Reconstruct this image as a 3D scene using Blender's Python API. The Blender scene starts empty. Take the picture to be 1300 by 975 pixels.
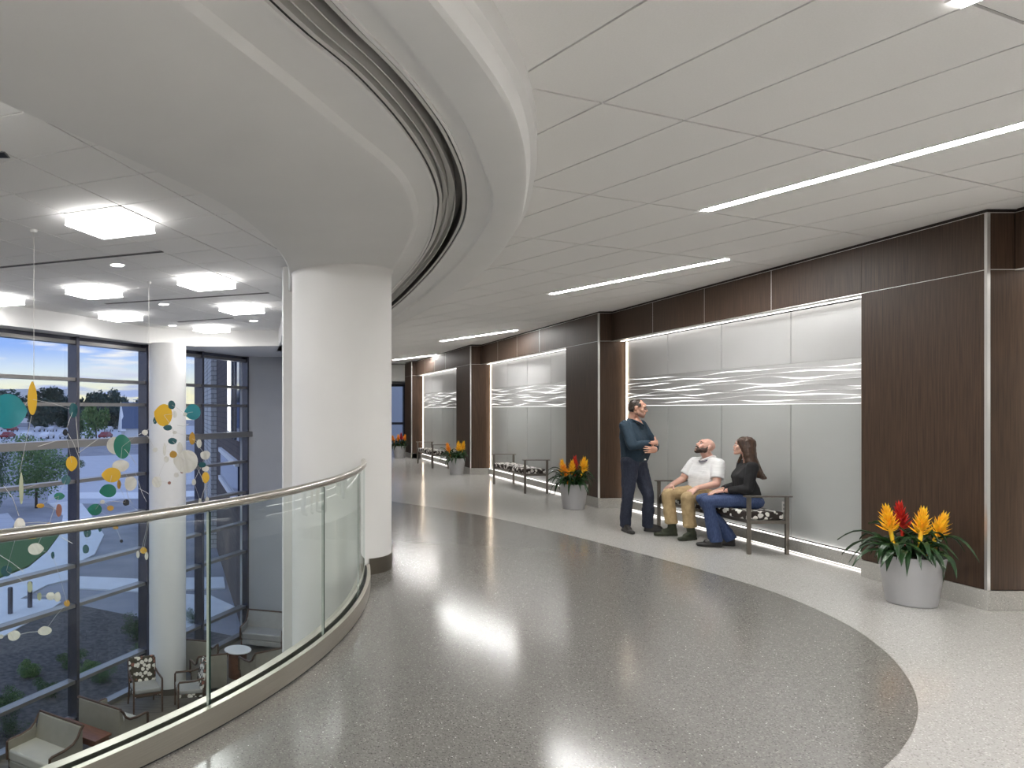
import bpy, bmesh, math, random
from mathutils import Vector, Matrix, noise as mnoise
random.seed(7)
C = bpy.context.scene.collection
SC = bpy.context.scene
PI = math.pi
# ------------------------------------------------------------------ camera
EYE = 1.6
cam = bpy.data.cameras.new('camera')
cam.sensor_width = 36.0
cam.lens = 903 / 1300 * 36.0
cam.shift_x = (650 - 320) / 1300
cam.shift_y = (520 - 487.5) / 1300
cam.clip_end = 2000
cam_o = bpy.data.objects.new('camera', cam)
cam_o.location = (0, 0, EYE)
cam_o.rotation_euler = (PI / 2, 0, 0)
C.objects.link(cam_o)
SC.camera = cam_o
SC.view_settings.view_transform = 'Standard'
SC.view_settings.look = 'None'
SC.view_settings.gamma = 1
SC.view_settings.use_curve_mapping = False
SC.view_settings.exposure = 2.06
# light levels (lamps of the place, plus fill lamps added out of view)
L_STRIP = 25.0      # recessed corridor strips, visible and added
L_BOX = 5.2         # atrium box lights, visible and added
L_COVE = 1.1       # cove lines over the wall recesses
L_FLOORLED = 1.5   # lines under / over the recess plinths
L_WAVE = 0.40        # backlight of the wave bands
SKY = 0.285
# ------------------------------------------------------------------ world : dusk sky with streaky clouds
W = bpy.data.worlds.new('dusk_sky')
SC.world = W
W.use_nodes = True
nt = W.node_tree
nt.nodes.clear()
def wn(t, **k):
    n = nt.nodes.new(t)
    for a, b in k.items(): setattr(n, a, b)
    return n
tc = wn('ShaderNodeTexCoord')
sep = wn('ShaderNodeSeparateXYZ')
nt.links.new(tc.outputs['Generated'], sep.inputs[0])
ramp = wn('ShaderNodeValToRGB')
e = ramp.color_ramp.elements
e[0].position = 0.0; e[0].color = (0.86, 0.82, 0.60, 1)
e[1].position = 1.0; e[1].color = (0.24, 0.40, 0.88, 1)
for p, c in ((0.02, (0.86, 0.82, 0.56, 1)), (0.055, (0.60, 0.70, 0.80, 1)), (0.085, (0.27, 0.43, 0.84, 1)), (0.25, (0.26, 0.42, 0.87, 1))):
    q = e.new(p); q.color = c
nt.links.new(sep.outputs[2], ramp.inputs[0])
mp = wn('ShaderNodeMapping')
mp.inputs['Scale'].default_value = (5.0, 5.0, 40.0)
nt.links.new(tc.outputs['Generated'], mp.inputs[0])
nz = wn('ShaderNodeTexNoise')
nz.inputs['Scale'].default_value = 1.6
nz.inputs['Detail'].default_value = 7
nt.links.new(mp.outputs[0], nz.inputs['Vector'])
cr = wn('ShaderNodeValToRGB')
cr.color_ramp.elements[0].position = 0.50; cr.color_ramp.elements[0].color = (0, 0, 0, 1)
cr.color_ramp.elements[1].position = 0.62; cr.color_ramp.elements[1].color = (1, 1, 1, 1)
nt.links.new(nz.outputs['Fac'], cr.inputs[0])
# bright high streaks, grey-violet low clouds
cc = wn('ShaderNodeValToRGB')
cc.color_ramp.elements[0].position = 0.03; cc.color_ramp.elements[0].color = (0.34, 0.42, 0.68, 1)
cc.color_ramp.elements[1].position = 0.07; cc.color_ramp.elements[1].color = (0.88, 0.86, 0.82, 1)
nt.links.new(sep.outputs[2], cc.inputs[0])
mx = wn('ShaderNodeMixRGB')
nt.links.new(cr.outputs[0], mx.inputs[0])
nt.links.new(ramp.outputs[0], mx.inputs[1])
nt.links.new(cc.outputs[0], mx.inputs[2])
bg = wn('ShaderNodeBackground')
bg.inputs[1].default_value = SKY
nt.links.new(mx.outputs[0], bg.inputs[0])
wo = wn('ShaderNodeOutputWorld')
nt.links.new(bg.outputs[0], wo.inputs[0])

# ------------------------------------------------------------------ helpers
def px(x, y, Y):
    """photograph pixel + depth -> world point"""
    return Vector(((x - 320) / 903 * Y, Y, EYE + (520 - y) / 903 * Y))
def pz(x, y, z):
    """photograph pixel + height -> world point"""
    Y = (EYE - z) * 903 / (y - 520)
    return Vector(((x - 320) / 903 * Y, Y, z))
def setp(o, label=None, cat=None, group=None, kind=None):
    if label: o['label'] = label
    if cat: o['category'] = cat
    if group: o['group'] = group
    if kind: o['kind'] = kind
    return o
def empty(name, loc=(0, 0, 0), rz=0, label=None, cat=None, group=None, kind=None):
    o = bpy.data.objects.new(name, None)
    o.empty_display_size = 0.1
    o.location = loc
    o.rotation_euler = (0, 0, rz)
    C.objects.link(o)
    return setp(o, label, cat, group, kind)
def copy_tree(o, parent=None):
    c = o.copy()
    C.objects.link(c)
    if parent is not None: c.parent = parent
    for ch in list(o.children): copy_tree(ch, c)
    return c
class MB:
    def __init__(s): s.v = []; s.f = []
    def add(s, vs, fs):
        b = len(s.v)
        s.v += [tuple(v) for v in vs]
        s.f += [tuple(i + b for i in f) for f in fs]
        return s
    def box(s, c, d, rz=0, tilt=None):
        x, y, z = d[0] / 2, d[1] / 2, d[2] / 2
        vs = [Vector((a, b, e)) for a in (-x, x) for b in (-y, y) for e in (-z, z)]
        m = Matrix.Rotation(rz, 3, 'Z')
        if tilt is not None: m = m @ tilt
        return s.add([m @ v + Vector(c) for v in vs], [(0, 1, 3, 2), (4, 6, 7, 5), (0, 4, 5, 1), (2, 3, 7, 6), (0, 2, 6, 4), (1, 5, 7, 3)])
    def bbox(s, lo, hi):
        return s.box([(a + b) / 2 for a, b in zip(lo, hi)], [b - a for a, b in zip(lo, hi)])
    def lathe(s, prof, c=(0, 0, 0), n=32, cap=True):
        vs = []; fs = []
        for r, z in prof:
            for k in range(n):
                a = 2 * PI * k / n
                vs.append((c[0] + r * math.cos(a), c[1] + r * math.sin(a), c[2] + z))
        for i in range(len(prof) - 1):
            for k in range(n):
                k2 = (k + 1) % n
                fs.append((i * n + k, i * n + k2, (i + 1) * n + k2, (i + 1) * n + k))
        if cap:
            fs.append(tuple(range(n - 1, -1, -1)))
            fs.append(tuple((len(prof) - 1) * n + k for k in range(n)))
        return s.add(vs, fs)
    def tube(s, pts, r, n=8, flat=None):
        pts = [Vector(p) for p in pts]
        vs = []; fs = []
        prev = None
        for i, p in enumerate(pts):
            t = (pts[min(i + 1, len(pts) - 1)] - pts[max(i - 1, 0)]).normalized()
            if prev is None:
                up = Vector((0, 0, 1)) if abs(t.z) < 0.95 else Vector((1, 0, 0))
                prev = t.cross(up).normalized()
            a = (prev - t * prev.dot(t)).normalized()
            b = t.cross(a)
            prev = a
            rr = r[i] if isinstance(r, (list, tuple)) else r
            for k in range(n):
                an = 2 * PI * (k + .5) / n
                vs.append(p + a * (rr * math.cos(an)) + b * (rr * math.sin(an) * (flat or 1)))
        for i in range(len(pts) - 1):
            for k in range(n):
                k2 = (k + 1) % n
                fs.append((i * n + k, i * n + k2, (i + 1) * n + k2, (i + 1) * n + k))
        fs.append(tuple(range(n - 1, -1, -1)))
        fs.append(tuple((len(pts) - 1) * n + k for k in range(n)))
        return s.add(vs, fs)
    def prism(s, poly, z0, z1):
        n = len(poly)
        vs = [(p[0], p[1], z0) for p in poly] + [(p[0], p[1], z1) for p in poly]
        fs = [tuple(range(n - 1, -1, -1)), tuple(range(n, 2 * n))]
        for k in range(n): fs.append((k, (k + 1) % n, n + (k + 1) % n, n + k))
        return s.add(vs, fs)
    def ribbon(s, rows, closed=False):
        """rows: list of equal-length point lists, skinned together"""
        m = len(rows[0]); vs = []; fs = []
        for r in rows: vs += [tuple(p) for p in r]
        R = len(rows)
        for i in range(R if closed else R - 1):
            j = (i + 1) % R
            for k in range(m - 1):
                fs.append((i * m + k, i * m + k + 1, j * m + k + 1, j * m + k))
        return s.add(vs, fs)
    def mesh(s, name):
        me = bpy.data.meshes.new(name)
        me.from_pydata(s.v, [], s.f)
        bm = bmesh.new(); bm.from_mesh(me)
        bmesh.ops.recalc_face_normals(bm, faces=bm.faces)
        bm.to_mesh(me); bm.free()
        return me
    def build(s, name, mat, parent=None, smooth=False, bevel=0, world=False, seg=2, sub=0, kind=None):
        me = s.mesh(name)
        if world and parent is not None:
            me.transform(Matrix.Rotation(-parent.rotation_euler.z, 4, 'Z') @ Matrix.Translation(-Vector(parent.location)))
        if mat is not None: me.materials.append(mat)
        o = bpy.data.objects.new(name, me)
        C.objects.link(o)
        if parent is not None: o.parent = parent
        if bevel:
            b = o.modifiers.new('bevel', 'BEVEL'); b.width = bevel; b.segments = seg; b.limit_method = 'ANGLE'; b.angle_limit = 0.6
        if sub:
            m = o.modifiers.new('sub', 'SUBSURF'); m.levels = sub; m.render_levels = sub
        if smooth: smooth_mesh(me, smooth if smooth is not True else 0.7)
        if kind: o['kind'] = kind
        return o
def smooth_mesh(me, ang=0.7):
    for p in me.polygons: p.use_smooth = True
    bm = bmesh.new(); bm.from_mesh(me)
    for e in bm.edges:
        if len(e.link_faces) == 2 and e.calc_face_angle(0) > ang: e.smooth = False
    bm.to_mesh(me); bm.free()
def obj(name, me, parent=None, loc=(0, 0, 0), rot=(0, 0, 0), scale=None):
    o = bpy.data.objects.new(name, me); C.objects.link(o)
    if parent is not None: o.parent = parent
    o.location = loc; o.rotation_euler = rot
    if scale is not None: o.scale = scale
    return o
def lerp_table(tab, y):
    """monotone table of (x, y) -> smooth x at y (Catmull-Rom on y)"""
    if y <= tab[0][1]:
        s = (tab[1][0] - tab[0][0]) / (tab[1][1] - tab[0][1]); return tab[0][0] + s * (y - tab[0][1])
    if y >= tab[-1][1]: return tab[-1][0]
    for i in range(len(tab) - 1):
        if tab[i][1] <= y <= tab[i + 1][1]: break
    p1, p2 = tab[i], tab[i + 1]
    h = p2[1] - p1[1]
    m1 = (p2[0] - tab[i - 1][0]) / (p2[1] - tab[i - 1][1]) if i > 0 else (p2[0] - p1[0]) / h
    m2 = (tab[i + 2][0] - p1[0]) / (tab[i + 2][1] - p1[1]) if i + 2 < len(tab) else (p2[0] - p1[0]) / h
    t = (y - p1[1]) / h
    return (2*t**3 - 3*t*t + 1) * p1[0] + (t**3 - 2*t*t + t) * h * m1 + (-2*t**3 + 3*t*t) * p2[0] + (t**3 - t*t) * h * m2
def spline(pts, n):
    """Catmull-Rom through points"""
    P = [Vector(p) for p in pts]; out = []
    for i in range(len(P) - 1):
        a = P[i - 1] if i else P[0] * 2 - P[1]
        b, c = P[i], P[i + 1]
        d = P[i + 2] if i + 2 < len(P) else P[-1] * 2 - P[-2]
        for k in range(n):
            t = k / n
            out.append(0.5 * ((2*b) + (c - a)*t + (2*a - 5*b + 4*c - d)*t*t + (3*b - a - 3*c + d)*t**3))
    out.append(P[-1])
    return out

# ------------------------------------------------------------------ materials
def mat(name, col=(.5, .5, .5), rough=.5, metal=0, spec=.5, emit=None, es=0, coat=0):
    m = bpy.data.materials.new(name); m.use_nodes = True
    b = m.node_tree.nodes['Principled BSDF']
    b.inputs['Base Color'].default_value = (*col, 1)
    b.inputs['Roughness'].default_value = rough
    b.inputs['Metallic'].default_value = metal
    b.inputs['Specular IOR Level'].default_value = spec
    b.inputs['Coat Weight'].default_value = coat
    if emit is not None:
        b.inputs['Emission Color'].default_value = (*emit, 1)
        b.inputs['Emission Strength'].default_value = es
    return m
def N(m, t, **k):
    n = m.node_tree.nodes.new(t)
    for a, v in k.items(): setattr(n, a, v)
    return n
def Lk(m, a, b): m.node_tree.links.new(a, b)
def tex_vec(m, scale=(1, 1, 1), src='Object'):
    t = N(m, 'ShaderNodeTexCoord'); q = N(m, 'ShaderNodeMapping')
    q.inputs['Scale'].default_value = scale
    Lk(m, t.outputs[src], q.inputs[0])
    return q.outputs[0]
def ramp_node(m, fac, stops, interp='LINEAR'):
    r = N(m, 'ShaderNodeValToRGB'); r.color_ramp.interpolation = interp
    el = r.color_ramp.elements
    el[0].position, el[0].color = stops[0][0], (*stops[0][1], 1)
    el[1].position, el[1].color = stops[-1][0], (*stops[-1][1], 1)
    for p, c in stops[1:-1]:
        q = el.new(p); q.color = (*c, 1)
    Lk(m, fac, r.inputs[0])
    return r.outputs[0]
def noise_mat(name, c1, c2, scale=(1, 1, 1), ns=5, rough=.5, detail=5, bump=0, metal=0, p=(.35, .65), spec=.5, coat=0, src='Object'):
    m = mat(name, c1, rough, metal, spec, coat=coat)
    v = tex_vec(m, scale, src)
    n = N(m, 'ShaderNodeTexNoise'); n.inputs['Scale'].default_value = ns; n.inputs['Detail'].default_value = detail
    Lk(m, v, n.inputs['Vector'])
    b = m.node_tree.nodes['Principled BSDF']
    Lk(m, ramp_node(m, n.outputs['Fac'], [(p[0], c1), (p[1], c2)]), b.inputs['Base Color'])
    if bump:
        bp = N(m, 'ShaderNodeBump'); bp.inputs['Strength'].default_value = bump; bp.inputs['Distance'].default_value = .01
        Lk(m, n.outputs['Fac'], bp.inputs['Height']); Lk(m, bp.outputs[0], b.inputs['Normal'])
    return m
def terrazzo(name, base, chips, scale, rough):
    """polished terrazzo: stone chips of several tones set in a cement matrix"""
    m = mat(name, base, rough, spec=.36)
    b = m.node_tree.nodes['Principled BSDF']
    v = tex_vec(m, (1, 1, 1))
    vo = N(m, 'ShaderNodeTexVoronoi'); vo.inputs['Scale'].default_value = scale
    Lk(m, v, vo.inputs['Vector'])
    sp = N(m, 'ShaderNodeSeparateColor'); Lk(m, vo.outputs['Color'], sp.inputs[0])
    col = ramp_node(m, sp.outputs[0], chips, 'CONSTANT')
    edge = ramp_node(m, vo.outputs['Distance'], [(.30, (0, 0, 0)), (.55, (1, 1, 1))])
    mix = N(m, 'ShaderNodeMixRGB'); mix.inputs[2].default_value = (*base, 1)
    Lk(m, edge, mix.inputs[0]); Lk(m, col, mix.inputs[1])
    # sparse bright shell flecks
    v2 = N(m, 'ShaderNodeTexVoronoi'); v2.inputs['Scale'].default_value = scale * .22
    Lk(m, v, v2.inputs['Vector'])
    fl = ramp_node(m, v2.outputs['Distance'], [(.05, (1, 1, 1)), (.09, (0, 0, 0))])
    mix2 = N(m, 'ShaderNodeMixRGB'); mix2.inputs[2].default_value = (.85, .84, .80, 1)
    Lk(m, fl, mix2.inputs[0]); Lk(m, mix.outputs[0], mix2.inputs[1])
    Lk(m, mix2.outputs[0], b.inputs['Base Color'])
    n = N(m, 'ShaderNodeTexNoise'); n.inputs['Scale'].default_value = 1.3; n.inputs['Detail'].default_value = 3
    Lk(m, v, n.inputs['Vector'])
    bp = N(m, 'ShaderNodeBump'); bp.inputs['Strength'].default_value = .06; bp.inputs['Distance'].default_value = .02
    Lk(m, n.outputs['Fac'], bp.inputs['Height']); Lk(m, bp.outputs[0], b.inputs['Normal'])
    return m
def glass_mat(name, tint=(.96, .98, .97), ior=1.45, rough=0.0, base=0.0):
    m = bpy.data.materials.new(name); m.use_nodes = True
    t = m.node_tree; t.nodes.clear()
    tr = t.nodes.new('ShaderNodeBsdfTransparent'); tr.inputs[0].default_value = (*tint, 1)
    gl = t.nodes.new('ShaderNodeBsdfGlossy'); gl.inputs['Roughness'].default_value = rough
    gl.inputs[0].default_value = (.9, .95, .95, 1)
    fr = t.nodes.new('ShaderNodeFresnel'); fr.inputs[0].default_value = ior
    mx = t.nodes.new('ShaderNodeMixShader'); o = t.nodes.new('ShaderNodeOutputMaterial')
    ge = t.nodes.new('ShaderNodeNewGeometry'); sb = t.nodes.new('ShaderNodeMath'); sb.operation = 'SUBTRACT'; sb.inputs[0].default_value = 1
    mu = t.nodes.new('ShaderNodeMath'); mu.operation = 'MULTIPLY'
    t.links.new(ge.outputs['Backfacing'], sb.inputs[1]); t.links.new(fr.outputs[0], mu.inputs[0]); t.links.new(sb.outputs[0], mu.inputs[1])
    t.links.new(mu.outputs[0], mx.inputs[0]); t.links.new(tr.outputs[0], mx.inputs[1]); t.links.new(gl.outputs[0], mx.inputs[2])
    t.links.new(mx.outputs[0], o.inputs[0])
    return m
def floral(name, dark, light, scale, rough=.8, mid=None):
    """dark cloth printed with pale blossoms"""
    m = mat(name, dark, rough)
    b = m.node_tree.nodes['Principled BSDF']
    v = tex_vec(m, (1, 1, 1))
    n = N(m, 'ShaderNodeTexNoise'); n.inputs['Scale'].default_value = scale * .7; n.inputs['Detail'].default_value = 2
    Lk(m, v, n.inputs['Vector'])
    ad = N(m, 'ShaderNodeMixRGB', blend_type='ADD'); ad.inputs[0].default_value = .05
    Lk(m, v, ad.inputs[1]); Lk(m, n.outputs['Color'], ad.inputs[2])
    vo = N(m, 'ShaderNodeTexVoronoi'); vo.inputs['Scale'].default_value = scale
    Lk(m, ad.outputs[0], vo.inputs['Vector'])
    f = ramp_node(m, vo.outputs['Distance'], [(.46, (1, 1, 1)), (.52, (0, 0, 0))])
    sp = N(m, 'ShaderNodeSeparateColor'); Lk(m, vo.outputs['Color'], sp.inputs[0])
    lc = ramp_node(m, sp.outputs[1], [(.0, light), (.6, tuple(x * .85 for x in light)), (.8, mid or dark)], 'CONSTANT')
    mix = N(m, 'ShaderNodeMixRGB'); mix.inputs[1].default_value = (*dark, 1)
    Lk(m, f, mix.inputs[0]); Lk(m, lc, mix.inputs[2]); Lk(m, mix.outputs[0], b.inputs['Base Color'])
    return m

M = {}
M['white'] = noise_mat('white_paint', (.80, .79, .77), (.82, .81, .79), ns=2, rough=.55)
M['soffit'] = noise_mat('soffit_paint', (.78, .775, .76), (.80, .795, .78), ns=2, rough=.6)
M['grey_wall'] = noise_mat('grey_wall_paint', (.50, .51, .53), (.53, .54, .56), ns=1.5, rough=.6)
M['tile'] = noise_mat('ceiling_tile', (.85, .84, .82), (.88, .87, .85), ns=120, rough=.9, bump=.05)
M['tile_grid'] = mat('ceiling_grid', (.20, .195, .185), .6)
M['terr_light'] = terrazzo('terrazzo_light', (.45, .437, .42), [(0, (.43, .418, .40)), (.35, (.52, .505, .485)), (.6, (.36, .348, .333)), (.8, (.26, .245, .23)), (.9, (.68, .665, .64))], 110, .155)
M['terr_dark'] = terrazzo('terrazzo_dark', (.185, .178, .165), [(0, (.17, .163, .15)), (.35, (.24, .232, .215)), (.6, (.105, .10, .09)), (.8, (.32, .31, .29)), (.92, (.06, .057, .053))], 110, .155)
M['terr_plinth'] = terrazzo('terrazzo_plinth', (.40, .39, .36), [(0, (.38, .37, .34)), (.4, (.48, .46, .43)), (.7, (.28, .27, .25)), (.9, (.58, .56, .52))], 120, .3)
def wood_mat(name, c1, c2, rough=.35, grain=(38, 38, 1.2)):
    m = noise_mat(name, c1, c2, grain, 2.2, rough, 8, p=(.3, .72), spec=.3)
    return m
M['wood'] = wood_mat('dark_walnut_veneer', (.033, .0195, .012), (.074, .043, .027), .5)
M['wood_joint'] = mat('wood_joint', (.02, .013, .01), .7)
M['alu'] = mat('aluminium_trim', (.72, .71, .68), .3, .8)
def satin(name, c, rough):
    m = noise_mat(name, tuple(x * .97 for x in c), tuple(min(1, x * 1.03) for x in c), (.6, .6, 1.5), 1.2, rough, 3, metal=.25)
    return m
M['panel_lo'] = satin('satin_grey_panel', (.46, .475, .465), .40)
M['panel_hi'] = satin('pearl_panel', (.55, .55, .55), .34)
M['wave'] = satin('wave_relief', (.40, .40, .395), .45)
M['led'] = mat('led_white', (1, 1, 1), .5, emit=(1, .97, .93), es=L_COVE)
M['led_warm'] = mat('led_warm', (1, 1, 1), .5, emit=(1, .80, .58), es=3.0)
M['led_floor'] = mat('led_floor', (1, 1, 1), .5, emit=(1, .95, .91), es=L_FLOORLED)
M['wave_glow'] = mat('wave_backlight', (1, 1, 1), .5, emit=(1, .99, .97), es=L_WAVE)
M['strip'] = mat('strip_diffuser', (1, 1, 1), .5, emit=(1, .985, .965), es=L_STRIP)
M['boxlight'] = mat('box_diffuser', (1, 1, 1), .5, emit=(1, .99, .98), es=L_BOX)
M['boxside'] = mat('box_diffuser_side', (1, 1, 1), .5, emit=(1, .99, .98), es=L_BOX * .28)
M['steel'] = noise_mat('brushed_steel', (.60, .565, .50), (.67, .635, .565), (1, 1, 90), 3, .36, 4, metal=1)
M['steel_rail'] = noise_mat('satin_handrail', (.55, .53, .48), (.62, .60, .55), (1, 1, 60), 3, .26, 4, metal=1)
M['gasket'] = mat('black_gasket', (.012, .012, .012), .5)
M['dark_metal'] = mat('dark_track_metal', (.05, .045, .038), .4, .7)
M['track_alu'] = mat('track_aluminium', (.66, .65, .62), .45, .25)
M['bronze'] = mat('bronze_base', (.115, .100, .078), .42, .5)
M['glass'] = glass_mat('clear_glass', (.93, .965, .95))
M['glass_edge'] = mat('glass_edge', (.02, .045, .036), .15)
M['glass_edge_lit'] = mat('glass_edge_lit', (.42, .46, .42), .2)  # lighter copy of the edge: bright line at each joint put into colour
M['pane'] = glass_mat('window_pane', (.965, .98, .99), 1.35)
M['mull'] = mat('mullion_grey', (.115, .115, .14), .24, .75)
M['transom'] = mat('transom_sky_lit', (.235, .225, .215), .30, .5)  # paler than the mullions: skylight on the upper faces put into the colour
M['black'] = mat('black_slot', (.008, .008, .008), .6)
M['pot'] = noise_mat('silver_planter', (.41, .41, .42), (.45, .45, .46), ns=3, rough=.38, metal=.35)
M['soil'] = noise_mat('potting_soil', (.02, .014, .01), (.05, .035, .02), ns=40, rough=.95, bump=.5)
M['leaf'] = noise_mat('bromeliad_leaf', (.006, .026, .008), (.022, .072, .016), (3, 3, 3), 4, .32, 3)
M['fl_yellow'] = noise_mat('bract_yellow', (.90, .42, .015), (.95, .62, .03), ns=14, rough=.5)
M['fl_red'] = noise_mat('bract_red', (.42, .012, .012), (.62, .03, .015), ns=14, rough=.5)
M['fl_orange'] = noise_mat('bract_orange', (.86, .25, .02), (.92, .42, .03), ns=14, rough=.5)
M['bench_metal'] = mat('bench_metal', (.20, .18, .155), .38, .75)
M['floral'] = floral('floral_bench_fabric', (.022, .014, .011), (.76, .74, .70), 15)
M['floral2'] = floral('floral_chair_fabric', (.045, .035, .018), (.84, .78, .68), 12, mid=(.25, .09, .06))
M['tan'] = noise_mat('tan_vinyl', (.27, .245, .195), (.30, .275, .22), ns=6, rough=.5)
M['tan_seat'] = noise_mat('pale_seat_vinyl', (.44, .41, .345), (.47, .44, .37), ns=6, rough=.5)
M['grey_vinyl'] = noise_mat('grey_vinyl', (.33, .32, .30), (.36, .35, .33), ns=6, rough=.5)
M['chair_wood'] = wood_mat('chair_walnut', (.065, .036, .022), (.12, .07, .045), .4, (6, 6, 6))
M['table_wood'] = wood_mat('table_cherry', (.13, .05, .03), (.20, .085, .05), .3, (3, 14, 14))
M['carpet'] = noise_mat('lounge_floor', (.10, .085, .065), (.17, .145, .11), (1, 6, 1), 3, .6, 6)
# ================================================================== SETTING
ZL = -4.4      # lounge floor
ZC = 3.2       # corridor ceiling
ZA = 3.35      # atrium ceiling
ZR = 3.0       # ring soffit
# curtain wall line
GD = Vector((.527, .849, 0)).normalized(); GN = Vector((GD.y, -GD.x, 0))    # along, inward
G0 = Vector((-2.254, 15.66, 0))
def G(t, off=0, z=0): 
    p = G0 + GD * t + GN * off
    return Vector((p.x, p.y, z))
GROT = math.atan2(GD.y, GD.x)
# ring curves x(y)
T_IN = [(-1.15, 3.25), (-.6, 4.14), (-.16, 4.98), (.17, 6.06), (.34, 6.95), (.43, 8.37), (.47, 9.72), (.55, 12.6), (.58, 16)]
T_INL = [(-.146, 2.644), (.163, 3.129), (.444, 3.59), (.821, 4.214), (1.063, 4.825), (1.235, 5.52), (1.38, 7), (1.46, 9), (1.5, 17)]
T_SI = [(-.01, 2.43), (.17, 2.71), (.43, 3.07), (.78, 3.69), (1.09, 4.38), (1.3, 5.04), (1.55, 6.42), (1.67, 8.21), (1.72, 10.5), (1.74, 17)]
T_SO = [(.245, 2.43), (.432, 2.711), (.597, 2.951), (.80, 3.28), (1.075, 3.80), (1.385, 4.56), (1.67, 5.64), (1.90, 7.68), (2.02, 10.18), (2.05, 17)]
T_EC = [(.40, 2.43), (.60, 2.74), (.79, 3.05), (1.039, 3.48), (1.385, 4.213), (1.59, 4.68), (1.79, 5.4), (2.03, 7.2), (2.20, 10.5), (2.24, 17)]
T_ED = [(.63, 2.43), (.9, 2.81), (1.17, 3.23), (1.41, 3.7), (1.6, 4.14), (1.8, 4.68), (2.06, 5.52), (2.36, 7.21), (2.47, 9.64), (2.44, 12.11), (2.40, 17)]
YS = [-9 + 1 * i for i in range(10)] + [1, 1.5] + [2 + .125 * i for i in range(56)] + [9 + .5 * i for i in range(17)]
def lt(t): return [lerp_table(t, y) for y in YS]
CI, CN, CSI, CSO, CEC, CED = map(lt, (T_IN, T_INL, T_SI, T_SO, T_EC, T_ED))
def ed(y): return lerp_table(T_ED, y)
# guardrail circle
RC = (-5.49, 7.56); RR = 6.60
def rp(a, r, z=0): return Vector((RC[0] + r * math.cos(math.radians(a)), RC[1] + r * math.sin(math.radians(a)), z))

# ---------------- floors
arc = [rp(-92 + i * (92 - 5) / 40, RR + .03) for i in range(41)]
fl_poly = [(-16, .9), *[(p.x, p.y) for p in arc], (1.25, 8.3), (1.25, 18.85), (2.3, 18.85), (2.3, 31), (8, 31), (8, -9), (-18, -9), (-16, .0)]
floor = MB().prism(fl_poly, -.45, 0).build('floor', M['terr_light'], kind='structure')
dk = [(1.2, 14.2), (1.75, 13.3), (2.46, 12.35), (3.39, 10.9), (3.96, 9.32), (4.28, 8.03), (4.49, 6.98), (4.565, 6.15), (4.44, 5.35), (4.2, 4.74), (3.91, 4.25), (3.6, 3.85), (3.24, 3.50), (2.81, 3.17), (2.2, 2.78), (1.4, 2.33), (.4, 1.8), (-.9, 1.2), (-2.4, .7)]
dks = spline([(a, b, 0) for a, b in dk], 8)
inl = [(p.x, p.y) for p in dks] + [(p.x, p.y) for p in arc if p.x > -2.6] + [(1.22, 8.2)]
MB().prism(inl, -.02, .0012).build('floor_inlay', M['terr_dark'], floor)
MB().ribbon([[p + Vector((0, 0, .0018)) for p in dks], [p + Vector((.006, .003, .0018)) for p in dks]]).build('divider_strip', M['bronze'], floor)
lo_poly = [tuple(G(-30)[:2]), tuple(G(3.88)[:2]), (3, 18.95), (3, -9), (-18, -9)]
MB().prism(lo_poly, ZL - .2, ZL).build('floor.001', M['carpet'], kind='structure')
# ---------------- ceilings
cc_poly = [(x + .02, y) for x, y in zip(CED, YS)] + [(2.42, 31), (8, 31), (8, -9)]
ceil_c = MB().prism(cc_poly, ZC + .012, ZC + .3).build('ceiling', M['tile_grid'], kind='structure')
at_poly = [tuple(G(-30, -.15)[:2]), tuple(G(3.95, -.15)[:2]), (3, 19.1), (3, -9), (-18, -9)]
ceil_a = MB().prism(at_poly, ZA + .012, ZA + .2).build('ceiling.001', M['tile_grid'], kind='structure')
def in_view(p, m=40):
    if p.y < .5: return False
    x = 320 + p.x / p.y * 903; y = 520 - (p.z - EYE) / p.y * 903
    return -m < x < 1300 + m and -m < y < 975 + m
def tiles(parent, origin, a, b, la, lb, ra, rb, z, keep, limit=300):
    me = MB().box((0, 0, .012), (la - .014, lb - .014, .024)).mesh('ceiling_tile')
    me.materials.append(M['tile'])
    rot = math.atan2(a.y, a.x)
    cand = []
    for i in range(*ra):
        for j in range(*rb):
            c = origin + a * (la * (i + .5)) + b * (lb * (j + .5)); c.z = z
            cs = [c + a * (la / 2 * s) + b * (lb / 2 * t) for s in (-1, 1) for t in (-1, 1)]
            if keep(c, cs): cand.append((0 if any(in_view(q) for q in cs + [c]) else 1, c.length, c))
    cand.sort(key=lambda q: q[:2])
    rest = MB()
    for k, (o, d, c) in enumerate(cand):
        if k < limit and not o: obj('ceiling_tile', me, parent, c, (0, 0, rot))
        else: rest.box((c.x, c.y, c.z + .012), (la - .011, lb - .011, .024), rot)
    if rest.v: rest.build('ceiling_tile', M['tile'], parent, kind='stuff')
A_ = Vector((.3685, -.9296, 0)); B_ = Vector((.9296, .3685, 0))     # corridor grid: long side, short side
def keep_c(c, cs):
    return any(q.x > ed(q.y) + .03 for q in cs) and any(q.x < 5.9 for q in cs) and -3 < c.y < 25
tiles(ceil_c, Vector((1.826, 3.714, 0)), A_, B_, 1.22, .61, (-20, 12), (-20, 25), ZC, keep_c)
U_ = Vector((.407, .914, 0)).normalized(); V_ = Vector((.914, -.407, 0)).normalized()
AO = Vector((-1.133, 6.09, 0))          # the back corner of the nearest box light sits on a grid node
BULK = [(-14, -3.9), (-4.16, 11.72), (-3.2, 13.32), (-2.25, 14.95), (-1.55, 15.55), (-.9, 15.75), (-.2, 15.72), (.62, 15.62)]
bulk = spline([(a, b, 0) for a, b in BULK], 8)
def bulk_y(x):
    for p, q in zip(bulk, bulk[1:]):
        if p.x <= x <= q.x: return p.y + (q.y - p.y) * (x - p.x) / max(1e-6, q.x - p.x)
    return -9 if x < -14 else 15.6
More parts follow.
